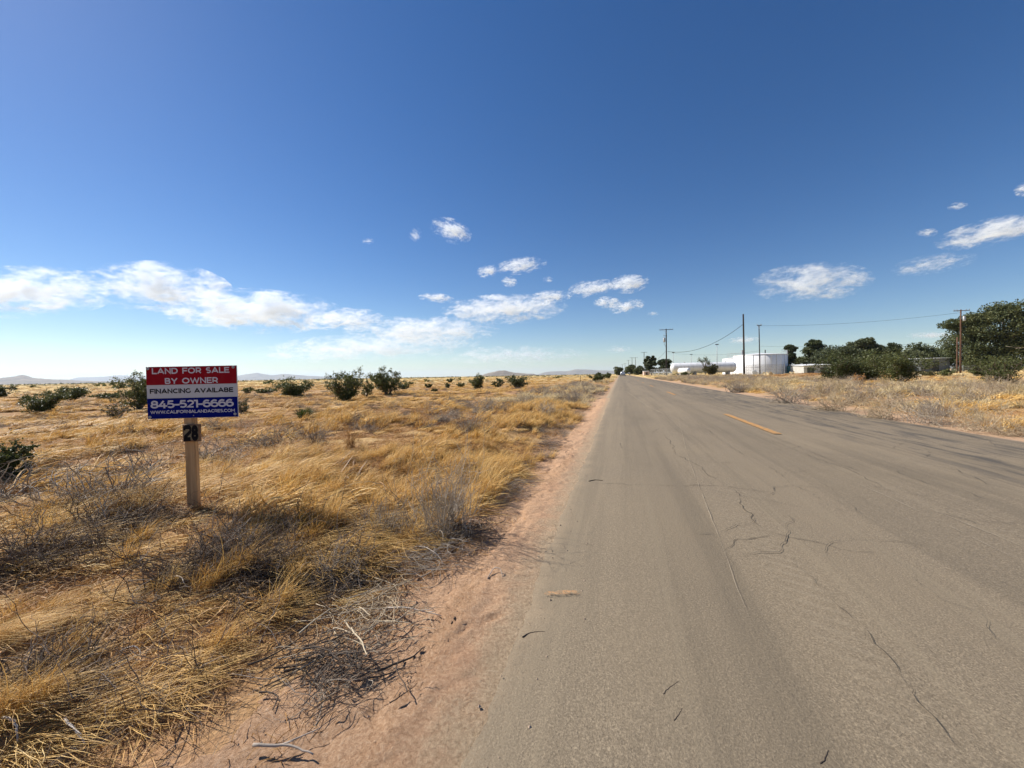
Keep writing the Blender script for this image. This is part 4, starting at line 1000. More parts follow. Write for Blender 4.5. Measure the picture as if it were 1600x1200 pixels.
# ------------------------------------------------------------------ trees
def tree(label, u, depth, wpx, vtop, seed, mat='pine', puffs=26, vlow=None, name='pine_tree', lobes=None, dens=1.0, dead_limbs=0, group=None, flat=.62):
    """trunk, limbs out to each clump, clumps of small leaf faces with gaps between"""
    r = np.random.default_rng(seed); p = place(u, depth); px = depth/F
    W = wpx*px; top = at(u, vtop, depth)[2]-p[2]; low = (at(u, vlow, depth)[2]-p[2]) if vlow else top*.18
    e = empty(name, p); tag(e, label, 'tree', group)
    C = []
    if lobes is None: lobes = [(0, .5*(top+low), W*.5, (top-low)*.5, 1.0)]
    else: lobes = [((lu-u)*px, at(u, lv, depth)[2]-p[2], lw*px, lh*px, k) for lu, lv, lw, lh, k in lobes]
    for lx, lz, lw, lh, k in lobes:
        for i in range(max(3, int(puffs*k))):
            d = r.normal(size=3); d /= np.linalg.norm(d); f = r.random()**.4
            C.append([lx+d[0]*lw*f*.86, d[1]*lw*f*.8, lz+d[2]*lh*f*.85, min(lw, lh*1.3)*r.uniform(.30, .55)])
    C = np.array(C)
    tr = MB(); th = top*.72; lean = r.normal(0, .03, 2)*top
    zt = np.linspace(-.3, th, 8); trunk = np.stack([lean[0]*(zt/top)**2, lean[1]*(zt/top)**2, zt], 1)
    tr.tube(trunk, .028*top+.05, .008*top, 8); tr.build('trunk', M['bark'], e, True)
    lb = MB()
    for c in C[r.permutation(len(C))[:min(len(C), 26)]]:
        z0 = np.clip(c[2]*r.uniform(.35, .75), low*.4, th*.98); s0 = np.array([np.interp(z0, zt, trunk[:, 0]), np.interp(z0, zt, trunk[:, 1]), z0])
        t = np.linspace(0, 1, 6)[:, None]; q = s0+(c[:3]-s0)*t; q[:, 2] += np.sin(t[:, 0]*math.pi)*-.06*top*r.random(); q[1:-1] += r.normal(0, .012*top, (4, 3))
        lb.tube(q, .008*top+.02, .003*top, 5)
    lb.build('limbs', M['bark'], e, True)
    n = int(np.clip(wpx*(abs(top-low)/px)*4.5*dens, 900, 60000)); per = r.integers(0, len(C), n)
    d = r.normal(size=(n, 3)); d /= np.linalg.norm(d, axis=1)[:, None]; rad_ = r.random(n)**.45
    P = C[per, :3]+d*rad_[:, None]*C[per, 3:4]*np.array([1.15, 1.15, flat*1.15])
    P[:, 2] = np.maximum(P[:, 2], .1)
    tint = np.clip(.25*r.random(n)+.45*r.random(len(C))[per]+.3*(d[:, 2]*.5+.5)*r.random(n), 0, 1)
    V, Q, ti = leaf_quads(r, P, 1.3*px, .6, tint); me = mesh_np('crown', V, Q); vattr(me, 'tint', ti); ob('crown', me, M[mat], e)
    if dead_limbs:
        dl = MB()
        for k in range(dead_limbs):
            a = r.uniform(-.2, .9); s0 = np.array([W*r.uniform(.08, .2), -W*.36, top*r.uniform(.3, .62)]); d = np.array([-r.uniform(.5, 1), -.25, r.uniform(-.1, .55)]); ln = W*r.uniform(.16, .34)
            q = [s0]
            for s in range(6): d = d+r.normal(0, .22, 3); d /= np.linalg.norm(d); q.append(q[-1]+d*ln/6)
            dl.tube(np.array(q), .15, .05, 5)
            for f in range(2):
                dd = d+r.normal(0, .6, 3); dd /= np.linalg.norm(dd); j = q[r.integers(2, 6)]; dl.tube(np.array([j, j+dd*ln*.18, j+dd*ln*.32+r.normal(0, .1, 3)]), .05, .02, 4)
        dl.build('bare_limbs', M['dead_wood'], e, True)
    return e
TR = 'trees around the yard on the right'
tree('huge dark pine with bare pale limbs at the right edge', 1568, 100, 170, 470, 201, 'pine', 18, 590, lobes=[(1545,520,42,30,1.5),(1590,530,48,40,1.7),(1535,555,38,22,1.2),(1535,500,26,18,1.2),(1575,492,34,22,1.4),(1612,505,34,26,1.2),(1505,502,16,12,.5),(1520,535,30,20,1.2),(1560,545,38,28,1.2),(1520,565,28,16,1.0),(1600,555,36,28,1.2),(1560,572,40,14,1.0),(1640,540,30,40,1.0)], dens=1.0, dead_limbs=9, group=TR)
tree('narrow pine beside the right side of the round tank', 1232, 112, 24, 537, 202, 'pine', 16, 585, lobes=[(1234,545,8,8,.9),(1237,556,8,7,.8),(1230,561,10,9,.9),(1229,574,11,10,.9)], dens=1.3, group=TR)
tree('flat topped pine left of the leafy tree row', 1272, 118, 50, 531, 203, 'pine', 18, 574, lobes=[(1272,538,13,7,.9),(1272,550,18,11,1.1),(1264,564,20,11,1.1),(1286,558,18,20,1.1)], dens=1.2, group=TR)
tree('bushy grey green tree behind the left big creosote', 1306, 108, 62, 536, 204, 'cypress', 30, 585, dens=1.1, name='leafy_tree', group=TR)
tree('tallest grey green tree in the middle of the row', 1350, 112, 58, 529, 205, 'cypress', 20, 585, lobes=[(1352,536,12,8,.9),(1336,545,14,10,.9),(1362,550,16,12,1.),(1350,565,28,18,1.2)], dens=1.1, name='leafy_tree', group=TR)
tree('rounded tree at the right end of the middle row', 1392, 115, 34, 535, 206, 'pine', 18, 580, lobes=[(1392,545,13,9,1.2),(1390,562,18,16,1.2)], dens=1.2, name='leafy_tree', group=TR)
tree('low pale tree behind the right big creosote', 1418, 118, 36, 544, 207, 'cypress', 18, 584, dens=1.1, name='leafy_tree', group=TR)
tree('spiky dark tree above the grey shed', 1444, 120, 46, 537, 208, 'pine', 24, 582, dens=1.1, name='leafy_tree', group=TR)
tree('ragged tree left of the huge pine', 1470, 118, 38, 533, 209, 'pine', 22, 580, dens=.9, name='leafy_tree', group=TR)
TL = 'trees beside the far road'
tree('tall dark tree behind the transformer pole, twin topped', 1018, 135, 24, 556, 211, 'pine', 20, 586, lobes=[(1013,562,5,5,.8),(1021,561,4,6,.7),(1017,572,11,10,1.2)], dens=1.6, name='leafy_tree', group=TL)
tree('dark tree just right of the transformer pole', 1039, 128, 22, 559, 212, 'pine', 18, 586, dens=1.6, name='leafy_tree', group=TL)
tree('low dark tree left of the twin topped tree', 998, 190, 18, 573, 213, 'pine', 16, 586, dens=1.8, name='leafy_tree', group=TL)
tree('dark tree between the farther poles', 984, 230, 16, 568, 214, 'pine', 16, 586, dens=1.8, name='leafy_tree', group=TL)
tree('leftmost dark tree where the road vanishes', 967, 270, 13, 571, 215, 'pine', 16, 586, dens=1.8, name='leafy_tree', group=TL)

# ------------------------------------------------------------------ utility poles and wires
def pole(label, u, depth, vtop, arm=0.0, mat='pole_wood', rad=.16, extras=(), lean=0.0, group='utility poles', armz=.25, name='utility_pole'):
    p = place(u, depth); h = at(u, vtop, depth)[2]-p[2]; e = tag(empty(name, p), label, 'pole', group)
    e.rotation_euler = (0, lean, 0)
    mb = MB(); mb.tube([(0, 0, z) for z in np.linspace(-.6, h, 6)], rad, rad*.72, 10); mb.build('pole', M[mat], e, True)
    if arm:
        a = beveled_box('crossarm', (0, -rad-.05, h-armz), (arm, .10, .13), M[mat], e, .01, 1)
        for k in (-.46, -.28, .28, .46):
            mb = MB(); mb.lathe([(.0, .0), (.02, 0), (.02, .08), (.06, .10), (.07, .16), (.04, .22), (.0, .23)], (arm*k, -rad-.05, h-armz+.065), 8); mb.build('insulator', M['porcelain'], e, True)
        for s in (-1, 1):
            mb = MB(); mb.tube([(s*arm*.28, -rad-.06, h-armz-.06), (s*.03, -rad, h-armz-.75)], .022, .022, 4); mb.build('brace', M['metal_grey'], e)
    if 'transformer' in extras:
        z = h-3.0; mb = MB(); mb.lathe([(0, -.62), (.26, -.6), (.29, -.5), (.29, .45), (.26, .5), (0, .56)], (-.52, -.12, z), 14); t = mb.build('transformer', M['metal_grey'], e, True)
        for q in (-.12, .12):
            mb = MB(); mb.lathe([(.0, .5), (.05, .5), (.03, .6), (.06, .66), (.03, .8), (0, .82)], (-.52+q, -.12, z), 8); mb.build('bushing', M['porcelain'], t, True)
        beveled_box('bracket', (-.2, -.05, h-1.9), (.9, .08, .08), M[mat], e, .006, 1)
        mb = MB(); mb.lathe([(.0, 0), (.05, 0), (.05, .42), (0, .43)], (-.62, -.05, h-1.85), 8); mb.build('fuse_cutout', M['porcelain'], e, True)
        mb = MB(); mb.tube([(-.55, -.1, z-.6), (-.5, -.1, z-1.2), (-.2, -.1, z-1.8)], .03, .03, 5); mb.build('drop_cable', M['wire'], e)
    if 'can' in extras:
        mb = MB(); mb.lathe([(0, -.55), (.22, -.55), (.24, -.45), (.24, .4), (0, .5)], (.45, -.1, h-1.8), 12); mb.build('transformer', M['metal_grey'], e, True)
    return p, h
PA = pole('tall bare dark pole before the round white tank', 1163, 84, 491, 0, 'pole_wood', .20, lean=-.012)
PB = pole('thinner dark pole right of the tall bare pole', 1187.5, 92, 508, 1.0, 'pole_wood', .13, lean=-.015, armz=.12)
PC = pole('dark pole with crossarm and grey transformer by the road', 1041.5, 105, 514, 3.5, 'pole_wood', .19, ('transformer',))
PD = pole('taller of the twin reddish poles before the huge pine', 1500.5, 78, 484, 2.6, 'pole_wood_red', .16, ('can',))
PE = pole('shorter of the twin reddish poles before the huge pine', 1495.2, 78.5, 527, 0, 'pole_wood_red', .14)
for k, (u, dp, vt, lb) in enumerate([(1006.7, 215, 550, 'first crossarm pole beyond the transformer pole'), (993.2, 290, 558.5, 'second crossarm pole beyond the transformer pole'),
        (987.8, 300, 558.5, 'third crossarm pole beyond the transformer pole'), (982.2, 370, 562.7, 'fourth crossarm pole beyond the transformer pole'),
        (976.8, 450, 567.5, 'fifth crossarm pole beyond the transformer pole'), (972.6, 520, 569.5, 'farthest crossarm pole over the end of the road')]):
    pole(lb, u, dp, vt, 3.4, 'pole_wood', .2)
def wire(label, a, b, sag, rad=.022):
    a, b = np.array(a), np.array(b); t = np.linspace(0, 1, 24)[:, None]; Q = a+(b-a)*t; Q[:, 2] -= (4*sag*t*(1-t))[:, 0]
    mb = MB(); mb.tube(Q-a, rad, rad, 4, False); o = mb.build('overhead_wire', M['wire'], None, False, a); tag(o, label, 'wire', 'overhead wires')
def top(P, f=1.0): return np.array([P[0][0], P[0][1], P[0][2]+P[1]*f])
wire('heavy sagging cable from the tall bare pole to the transformer pole', at(1162, 506, 84), at(1043, 549, 105), 2.2, .045)
wire('wire from the thin pole across to the twin reddish poles', at(1188, 509, 92), at(1496, 489, 78), .7, .02)
wire('lower wire from the thin pole towards the huge pine', at(1188, 541, 92), at(1492, 534, 84), .5, .016)
wire('short wire dropping from the transformer pole over the trees', at(1040.5, 548, 105), at(1020, 565, 150), .5, .03)
wire('thin wire running above the long white vessel', at(1043, 551, 105), at(1187, 548, 92), .8, .014)
# yard lamp posts
def lamp_post(label, u, depth, vtop):
    p = place(u, depth); h = at(u, vtop, depth)[2]-p[2]; e = tag(empty('lamp_post', p), label, 'lamp post', 'lamp posts in the tank yard')
    mb = MB(); mb.tube([(0, 0, -.3), (0, 0, h*.5), (0, 0, h)], .085, .05, 8); mb.build('pole', M['metal_grey'], e, True)
    beveled_box('lamp_head', (0, 0, h+.04), (.72, .42, .18), M['metal_dark'], e, .03, 1)
lamp_post('tallest lamp post, in front of the long white vessel', 1120.5, 92, 538.5)
lamp_post('lamp post at the left end of the long white vessel', 1052.3, 118, 551)
lamp_post('lamp post behind the middle of the long white vessel', 1080.3, 122, 554)

# ------------------------------------------------------------------ tank yard
wp = NT('white_tank_paint'); tc = wp.n('ShaderNodeTexCoord').outputs['Object']
n = wp.noise(.9, wp.scl(tc, (1, 1, .18)), 5, .65)
wp.base(wp.ramp(n, [(.3, (.66, .65, .64)), (.55, (.80, .80, .80)), (.8, (.84, .84, .84))]), .45, .4)
M['white_paint'] = wp.m
def round_tank(label, u0, u1, vtop, depth, seams, rail):
    u = (u0+u1)/2; p = place(u, depth); R = (u1-u0)/2/F*depth*.97; h = at(u, vtop, depth-R)[2]-p[2]
    e = tag(empty('storage_tank', p), label, 'tank', 'white storage tanks')
    mb = MB(); mb.lathe([(R, -.3), (R, h), (R-.05, h+.02)], k=72); mb.build('wall', M['white_paint'], e, True)
    mb = MB(); mb.lathe([(R+.06, h-.08), (R+.06, h+.05), (R*.5, h+.35), (.3, h+.62), (0.01, h+.64)], k=72); mb.build('roof', M['white_paint'], e, False)
    for i in range(seams):
        a = i*2*math.pi/seams; mb = MB(); mb.box((0, 0, (h-.12)/2), (.05, .12, h-.14)); o = mb.build('wall_seam', M['metal_grey'] if i % 2 == 0 else M['white_paint'], e)
        o.location = (R*math.cos(a), R*math.sin(a), 0); o.rotation_euler = (0, 0, a)
    mb = MB(); mb.lathe([(R+.02, h*.40), (R+.05, h*.40), (R+.05, h*.415), (R+.02, h*.415)], k=72); mb.build('hoop', M['white_paint'], e)
    rl = MB()
    for (a0, a1, hh) in rail:
        aa = np.radians(np.linspace(a0, a1, 9))
        for zz in (hh*.55, hh): rl.tube([((R-.2)*math.cos(a), (R-.2)*math.sin(a), h+.1+zz) for a in aa], .03, .03, 4)
        for a in aa: rl.tube([((R-.2)*math.cos(a), (R-.2)*math.sin(a), h), ((R-.2)*math.cos(a), (R-.2)*math.sin(a), h+.1+hh)], .03, .03, 4)
    rl.build('guard_rail', M['metal_grey'], e)
    return e, p, R, h
TA, tp, tR, th_ = round_tank('large round white steel tank with grey seams', 1150, 1224, 553.5, 112, 30, [(-55, -8, 1.1)])
mb = MB(); a = math.radians(-78); mb.tube([(tR*.2, -.3, th_+.3), (tR*.2, -.3, th_+1.5)], .14, .14, 8); mb.build('vent_pipe', M['metal_dark'], TA)
mb = MB()
for s in (-.25, .25): mb.tube([(tR+.25, s, 0), (tR+.25, s, th_+1.2)], .035, .035, 4)
for z in np.arange(.3, th_+1.0, .35): mb.tube([(tR+.25, -.25, z), (tR+.25, .25, z)], .02, .02, 4)
mb.build('ladder', M['metal_grey'], TA)
mb = MB(); aa = math.radians(-118); mb.lathe([(0, .0), (.5, .0), (.5, .16), (.42, .2), (0, .2)], (0, 0, 0), 16); o = mb.build('manhole', M['metal_grey'], TA); o.location = (tR*math.cos(aa), tR*math.sin(aa), .9); o.rotation_euler = (math.pi/2, 0, aa+math.pi/2)
TB, bp, bR, bh = round_tank('smaller white tank half hidden behind the large one', 1131, 1176, 559.5, 128, 18, [(-150, -95, 1.5)])
mb = MB(); mb.tube([(bR*.1, -bR*.6, bh+.2), (bR*.1, -bR*.6, bh+2.6)], .26, .26, 8); mb.build('vent_pipe', M['metal_grey'], TB)
def vessel(label, u0, u1, v0, v1, depth, legs, rz=0.0):
    a = at(u0, (v0+v1)/2, depth); b = at(u1, (v0+v1)/2, depth-3); c = (a+b)/2; L = np.linalg.norm((b-a)[:2]); R = (v1-v0)/2/F*depth; g = float(H(c[0], c[1]))
    e = tag(empty('pressure_vessel', (c[0], c[1], g), math.atan2(b[1]-a[1], b[0]-a[0])), label, 'tank', 'white gas vessels')
    z = c[2]-g; t = np.linspace(0, math.pi/2, 8); cap = R*.62
    prof = [(max(.002, R*math.sin(q)), -L/2+cap-cap*math.cos(q)) for q in t]+[(R*math.sin(q), L/2-cap+cap*math.cos(q)) for q in t[::-1]]
    prof = [(max(.002, x), y) for x, y in prof]
    mb = MB(); mb.lathe(prof, (0, 0, 0), 32, 'x'); o = mb.build('shell', M['white_paint'], e, True); o.location = (0, 0, z)
    for k in range(legs):
        x = -L/2+L*(k+.5)/legs; mb = MB(); mb.box((x, 0, (z-R*.7)/2-.1), (.5, R*1.5, z-R*.7+.2)); mb.build('saddle', plain('saddle_concrete', (.33, .31, .28), .9, .15), e)
    for k in range(3):
        x = -L/2+L*(k+.7)/3.2; mb = MB(); mb.tube([(x, 0, z+R*.95), (x, 0, z+R+.3)], R*.08, R*.08, 8); mb.build('nozzle', M['metal_grey'], e)
    return e
vessel('long horizontal white gas vessel before the tanks', 1047.5, 1150, 566.5, 582, 106, 4)
vessel('little horizontal white tank in front of the long vessel', 1060.5, 1078, 575, 584.5, 96, 2)
CH = NT('chain_link'); tc = CH.n('ShaderNodeTexCoord').outputs['Object']; CH.base((.32, .33, .33), .5, .4)
sepx = CH.n('ShaderNodeSeparateXYZ'); CH.l(tc, sepx.inputs[0])
def tri(v): return CH.math('ABSOLUTE', CH.math('SUBTRACT', CH.math('FRACT', CH.math('MULTIPLY', v, 12.0)), .5))
d1 = tri(CH.math('ADD', sepx.outputs[0], sepx.outputs[2])); d2 = tri(CH.math('SUBTRACT', sepx.outputs[0], sepx.outputs[2]))
mask = CH.math('MAXIMUM', CH.math('LESS_THAN', d1, .055), CH.math('LESS_THAN', d2, .055))
tr = CH.n('ShaderNodeBsdfTransparent'); mx = CH.n('ShaderNodeMixShader'); CH.l(mask, mx.inputs[0]); CH.l(tr.outputs[0], mx.inputs[1]); CH.l(CH.p.outputs[0], mx.inputs[2]); CH.l(mx.outputs[0], CH.out.inputs['Surface'])
def fence(label, pa, pb, h, step=2.4):
    pa, pb = np.array(pa), np.array(pb); d = pb-pa; L = np.linalg.norm(d[:2]); e = tag(empty('chain_link_fence', pa, math.atan2(d[1], d[0])), label, 'fence', 'chain link fences')
    n = max(2, int(L/step)+1)
    for i in range(n):
        mb = MB(); mb.tube([(L*i/(n-1), 0, -.3), (L*i/(n-1), 0, h+.06)], .05, .05, 6); mb.build('fence_post', M['metal_grey'], e)
    for z in (h, h*.5): mb = MB(); mb.tube([(0, 0.06, z), (L, 0.06, z)], .03, .03, 5); mb.build('fence_rail', M['metal_grey'], e)
    mb = MB(); mb.add([(0, .1, .05), (L, .1, .05), (L, .1, h), (0, .1, h)], [[0, 1, 2, 3]]); mb.build('wire_mesh', CH.m, e)
fence('chain link fence in front of the large round tank', place(1166, 97), place(1226, 97), 2.6)
fence('chain link fence left of the long white vessel', place(1017, 112), place(1050, 100), 1.9)
fence('low chain link fence behind the twin reddish poles', place(1486, 92), place(1560, 92), 1.5)
# buildings
def shed(label, u0, u1, v_eave, depth, D, wall, roof, rise=.35, name='shed', doors=0, over=.3, rz=0.0):
    p0, p1 = place(u0, depth), place(u1, depth); c = (p0+p1)/2; Wd = np.linalg.norm((p1-p0)[:2]); h = at((u0+u1)/2, v_eave, depth)[2]-c[2]
    e = tag(empty(name, c, YAW+rz-.15), label, 'building')
    mb = MB(); mb.box((0, D/2, h/2-.2), (Wd, D, h+.4)); mb.build('wall', wall, e)
    for i in range(int(Wd/.6)):
        x = -Wd/2+.3+i*.6; mb = MB(); mb.box((x, -.02, h/2), (.05, .04, h-.1)); mb.build('wall_rib', wall, e)
    mb = MB(); z0 = h+.03; V = [(-Wd/2-over, -over, z0), (Wd/2+over, -over, z0+rise*.3), (Wd/2+over, D+over, z0+rise), (-Wd/2-over, D+over, z0+rise*.7)]
    V = V+[(x, y, z+.09) for x, y, z in V]; mb.add(V, [[0,3,2,1],[4,5,6,7],[0,1,5,4],[1,2,6,5],[2,3,7,6],[3,0,4,7]]); mb.build('roof', roof, e)
    for k in range(doors):
        x = -Wd/2+Wd*(k+.5)/doors; beveled_box('door', (x, -.05, h*.40), (min(1.6, Wd*.3), .06, h*.78), M['metal_dark'], e, .01, 1)
    return e
wl = plain('pale_metal_wall', (.46, .45, .42), .6, .1, 2); wg = plain('grey_metal_wall', (.17, .18, .185), .6, .12, 2); wt = plain('teal_metal', (.10, .22, .22), .55, .12, 2); rw = plain('white_roof', (.78, .78, .76), .5, .06, 2)
shed('low pale shed with white sloping roof behind the mound', 1258, 1296, 571.5, 98, 6, wl, rw, .5, doors=2)
shed('teal shipping container left of the pale shed', 1245, 1258, 572, 102, 5, wt, wt, .05, 'container', 1, .02)
shed('grey metal shed under the spiky tree', 1442, 1481, 560.5, 104, 8, wg, rw, .3, doors=1)
shed('small pinkish block hut beside the far road', 1006.5, 1014.5, 580.5, 130, 2.5, plain('pink_plaster', (.55, .40, .33), .8, .1), rw, .1, 'hut', 1, .1)
# branching desert tree over the vessel
e = tag(empty('joshua_tree', place(1102, 94)), 'spindly joshua tree in front of the long white vessel', 'tree')
r = np.random.default_rng(5); mb = MB(); lf = []
hz = at(1102, 560, 94)[2]-place(1102, 94)[2]
for du, vv in ((-9, 563), (-4, 565), (0, 561), (2, 563), (5, 566)):
    q = at(1102+du, vv, 94)-place(1102, 94); t = np.linspace(0, 1, 6)[:, None]; pts = q*t; pts[:, :2] *= (t**1.4); mb.tube(pts, .10, .05, 6); lf.append(q)
mb.build('trunk', M['bark'], e, True)
C = np.vstack([q+r.normal(0, .28, (90, 3)) for q in lf]); V, Q, ti = leaf_quads(r, C, .2, .2); me = mesh_np('spiky_leaves', V, Q); vattr(me, 'tint', ti); ob('spiky_leaves', me, M['pine'], e)

# ------------------------------------------------------------------ car far down the road
cp = place(973.3, 150); cp[2] = road_z(1.2)
car = tag(empty('parked_car', cp), 'small silver car seen from behind far down the road', 'car')
sil = plain('silver_paint', (.42, .43, .45), .3, .03, 1, .6); gls = plain('dark_glass', (.02, .022, .025), .1, .05); blkp = M['metal_dark']
def loft(secs, name, mat, parent):
    mb = MB(); k = len(secs[0]); V = np.vstack(secs); Q = []
    for i in range(len(secs)-1):
        for j in range(k): Q.append([i*k+j, i*k+(j+1) % k, (i+1)*k+(j+1) % k, (i+1)*k+j])
    mb.add(V, Q); n0 = list(range(k))[::-1]; m = mb.mesh(name)
    bm = bmesh.new(); bm.from_mesh(m); bm.verts.ensure_lookup_table(); bm.faces.new([bm.verts[i] for i in n0]); bm.faces.new([bm.verts[(len(secs)-1)*k+i] for i in range(k)]); bm.to_mesh(m); bm.free()
    return ob(name, m, mat, parent)
def sec(y, w, z0, z1, b=.12): return np.array([(-w+b, y, z0), (w-b, y, z0), (w, y, z0+b), (w, y, z1-b), (w-b, y, z1), (-w+b, y, z1), (-w, y, z1-b), (-w, y, z0+b)])
body = loft([sec(-2.2, .80, .38, .90), sec(-2.05, .92, .30, 1.02), sec(-.6, .94, .28, 1.04), sec(.9, .94, .28, 1.02), sec(1.9, .90, .30, .92), sec(2.25, .78, .36, .78)], 'body', sil, car)
cab = loft([sec(-1.95, .80, 1.0, 1.06, .02), sec(-1.6, .72, 1.0, 1.62, .1), sec(.1, .70, 1.0, 1.68, .1), sec(1.0, .78, .98, 1.06, .02)], 'cabin', sil, car)
mb = MB(); mb.add([(-.62, -1.93, 1.09), (.62, -1.93, 1.09), (.55, -1.655, 1.53), (-.55, -1.655, 1.53)], [[0, 1, 2, 3]]); mb.build('rear_window', gls, car)
for s in (-1, 1):
    mb = MB(); mb.box((s*.78, -2.16, .80), (.2, .12, .18)); mb.build('tail_light', plain('red_lens', (.35, .01, .01), .2, .1), car)
    mb = MB(); mb.add([(s*.79, -1.5, 1.08), (s*.81, .5, 1.08), (s*.735, .05, 1.55), (s*.745, -1.4, 1.52)], [[0, 1, 2, 3]]); mb.build('side_window', gls, car)
    for y in (-1.35, 1.4):
        mb = MB(); mb.lathe([(.05, -.1), (.22, -.11), (.33, -.1), (.34, 0), (.33, .1), (.22, .11), (.05, .1)], (0, 0, 0), 18, 'x'); o = mb.build('wheel', blkp, car, True); o.location = (s*.84, y, .34)
mb = MB(); mb.box((0, -2.2, .5), (1.6, .1, .2)); mb.build('bumper', blkp, car)
mb = MB(); mb.box((0, -2.225, .78), (.5, .03, .12)); mb.build('number_plate', rw, car)

# marker stake
e_p, e_d = on_ground(907, 600)
mb = MB(); hs = at(907, 586, e_d)[2]-e_p[2]; mb.box((0, 0, hs/2-.1), (.035, .012, hs+.2)); mb.tube([(0, -.008, hs-.05), (0, -.008, hs)], .014, .014, 6)
tag(mb.build('marker_stake', M['metal_dark'], None, False, e_p), 'thin dark marker stake standing left of the far road', 'stake')

# ------------------------------------------------------------------ far scrub and tree lines
def far_scrub(name, label, r0, r1, dens, sz, mat, seed, cond=None, hr=.55):
    x, y, r = sample(r0, r1, dens, seed); ok = (roadside(x) > 5) & in_view(x, y)
    if cond is not None: ok &= cond(x, y, r)
    x, y = x[ok], y[ok]; z = H(x, y); n = len(x); s = sz*r.uniform(.5, 1.5, n)*(1+np.hypot(x, y)/r1*.5)
    per = 26; c = np.repeat(np.stack([x, y, z], 1), per, 0); ss = np.repeat(s, per)
    d = r.normal(size=(n*per, 3)); d /= np.linalg.norm(d, axis=1)[:, None]; d[:, 2] = np.abs(d[:, 2])
    C = c+d*(r.random(n*per)**.5*ss)[:, None]*[1, 1, hr*1.4]
    a = r.normal(size=(n*per, 3)); a /= np.linalg.norm(a, axis=1)[:, None]; b = np.cross(a, r.normal(size=(n*per, 3))); b /= np.linalg.norm(b, axis=1)[:, None]
    q = (ss*.30)[:, None]; V = np.stack([C-a*q, C-b*q*.7, C+a*q, C+b*q*.7], 1).reshape(-1, 3); V[:, 2] = np.maximum(V[:, 2], np.repeat(c[:, 2], 4))
    me = mesh_np(name, V, np.arange(len(V)).reshape(-1, 4)); vattr(me, 'tint', np.repeat(r.random(n*per), 4))
    tag(ob(name, me, M[mat]), label, 'scrub', None, 'stuff')
far_scrub('distant_scrub', 'countless small dark shrubs dotting the far plain', 70, 900, .0028, .75, 'creosote', 401, lambda x, y, r: fbm(x*.02, y*.02, 402, 2) > .42)
far_scrub('pale_scrub', 'pale dry brush dotting the far plain', 45, 500, .022, .42, 'straw_pale', 403, lambda x, y, r: fbm(x*.03, y*.03, 404, 2) > .45)
far_scrub('distant_treeline', 'thin dark line of scrub and trees on the horizon', 900, 3200, .00022, 2.0, 'creosote', 405, lambda x, y, r: fbm(x*.003, y*.003, 406, 2) > .45)

# ------------------------------------------------------------------ clouds
ALT = 1500.0
def cloud(label, u0, u1, v0, v1, seed, dens=1.0, cover=0.0, tilt=0.0, feat=.34, depthf=.55):
    u, v = (u0+u1)/2, (v0+v1)/2; d = ray(u, v); el = d[2]/np.linalg.norm(d[:2])
    dist = min(26000.0, max(4000.0, ALT/max(el, .03))); t = dist/np.linalg.norm(d[:2]); c = np.array([0, 0, CAM_H])+d*t
    k = t/F; a = (u1-u0)/2*k*1.10; hgt = (v1-v0)/2*k*1.25; b = max(hgt*1.0, min(a*.35, hgt*1.6))
    bm = bmesh.new(); bmesh.ops.create_icosphere(bm, subdivisions=3, radius=1.0); bmesh.ops.scale(bm, vec=(a, b, hgt), verts=bm.verts)
    me = bpy.data.meshes.new('cloud'); bm.to_mesh(me); bm.free()
    m = NT('cloud_vapour'); m.t.nodes.remove(m.p)
    tc = m.n('ShaderNodeTexCoord').outputs['Object']
    ad = m.n('ShaderNodeVectorMath', operation='ADD'); m.l(tc, ad.inputs[0]); ad.inputs[1].default_value = (seed*913.0, seed*377.0, seed*151.0)
    fs = hgt*feat*2
    ns = m.noise(1.0, m.scl(ad.outputs[0], (.55/fs, .8/fs, 1.5/fs)), 9, .70, .5)
    ns2 = m.noise(1.0, m.scl(ad.outputs[0], (2.4/fs, 2.6/fs, 4.2/fs)), 6, .7)
    sp = m.n('ShaderNodeSeparateXYZ'); m.l(tc, sp.inputs[0])
    zz = m.math('MULTIPLY', sp.outputs[2], 1/hgt)
    zz = m.math('MAXIMUM', zz, m.math('MULTIPLY', zz, -1.25))
    cb = m.n('ShaderNodeCombineXYZ'); m.l(m.math('MULTIPLY', sp.outputs[0], 1/a), cb.inputs[0]); m.l(m.math('MULTIPLY', sp.outputs[1], 1/b), cb.inputs[1]); m.l(zz, cb.inputs[2])
    ln = m.n('ShaderNodeVectorMath', operation='LENGTH'); m.l(cb.outputs[0], ln.inputs[0])
    f = m.math('ADD', m.math('MULTIPLY', m.math('SUBTRACT', 1.0, ln.outputs['Value']), .75), m.math('ADD', m.math('MULTIPLY', m.math('SUBTRACT', ns, .5), 3.9), m.math('MULTIPLY', m.math('SUBTRACT', ns2, .5), 2.2)))
    f = m.math('SUBTRACT', f, .17-cover)
    dn = m.math('MULTIPLY', m.math('POWER', m.sm(f, 0, 1.9), 1.1), dens*8.5/hgt)
    pv = m.n('ShaderNodeVolumePrincipled'); pv.inputs['Color'].default_value = (.91, .948, 1, 1); pv.inputs['Anisotropy'].default_value = .2
    m.l(dn, pv.inputs['Density']); m.l(pv.outputs[0], m.out.inputs['Volume'])
    o = ob('cloud', me, m.m); o.location = c
    o.rotation_euler = (Matrix.Rotation(YAW, 4, 'Z') @ Matrix.Rotation(-tilt, 4, 'Y')).to_euler()
    return tag(o, label, 'cloud', 'small white clouds')
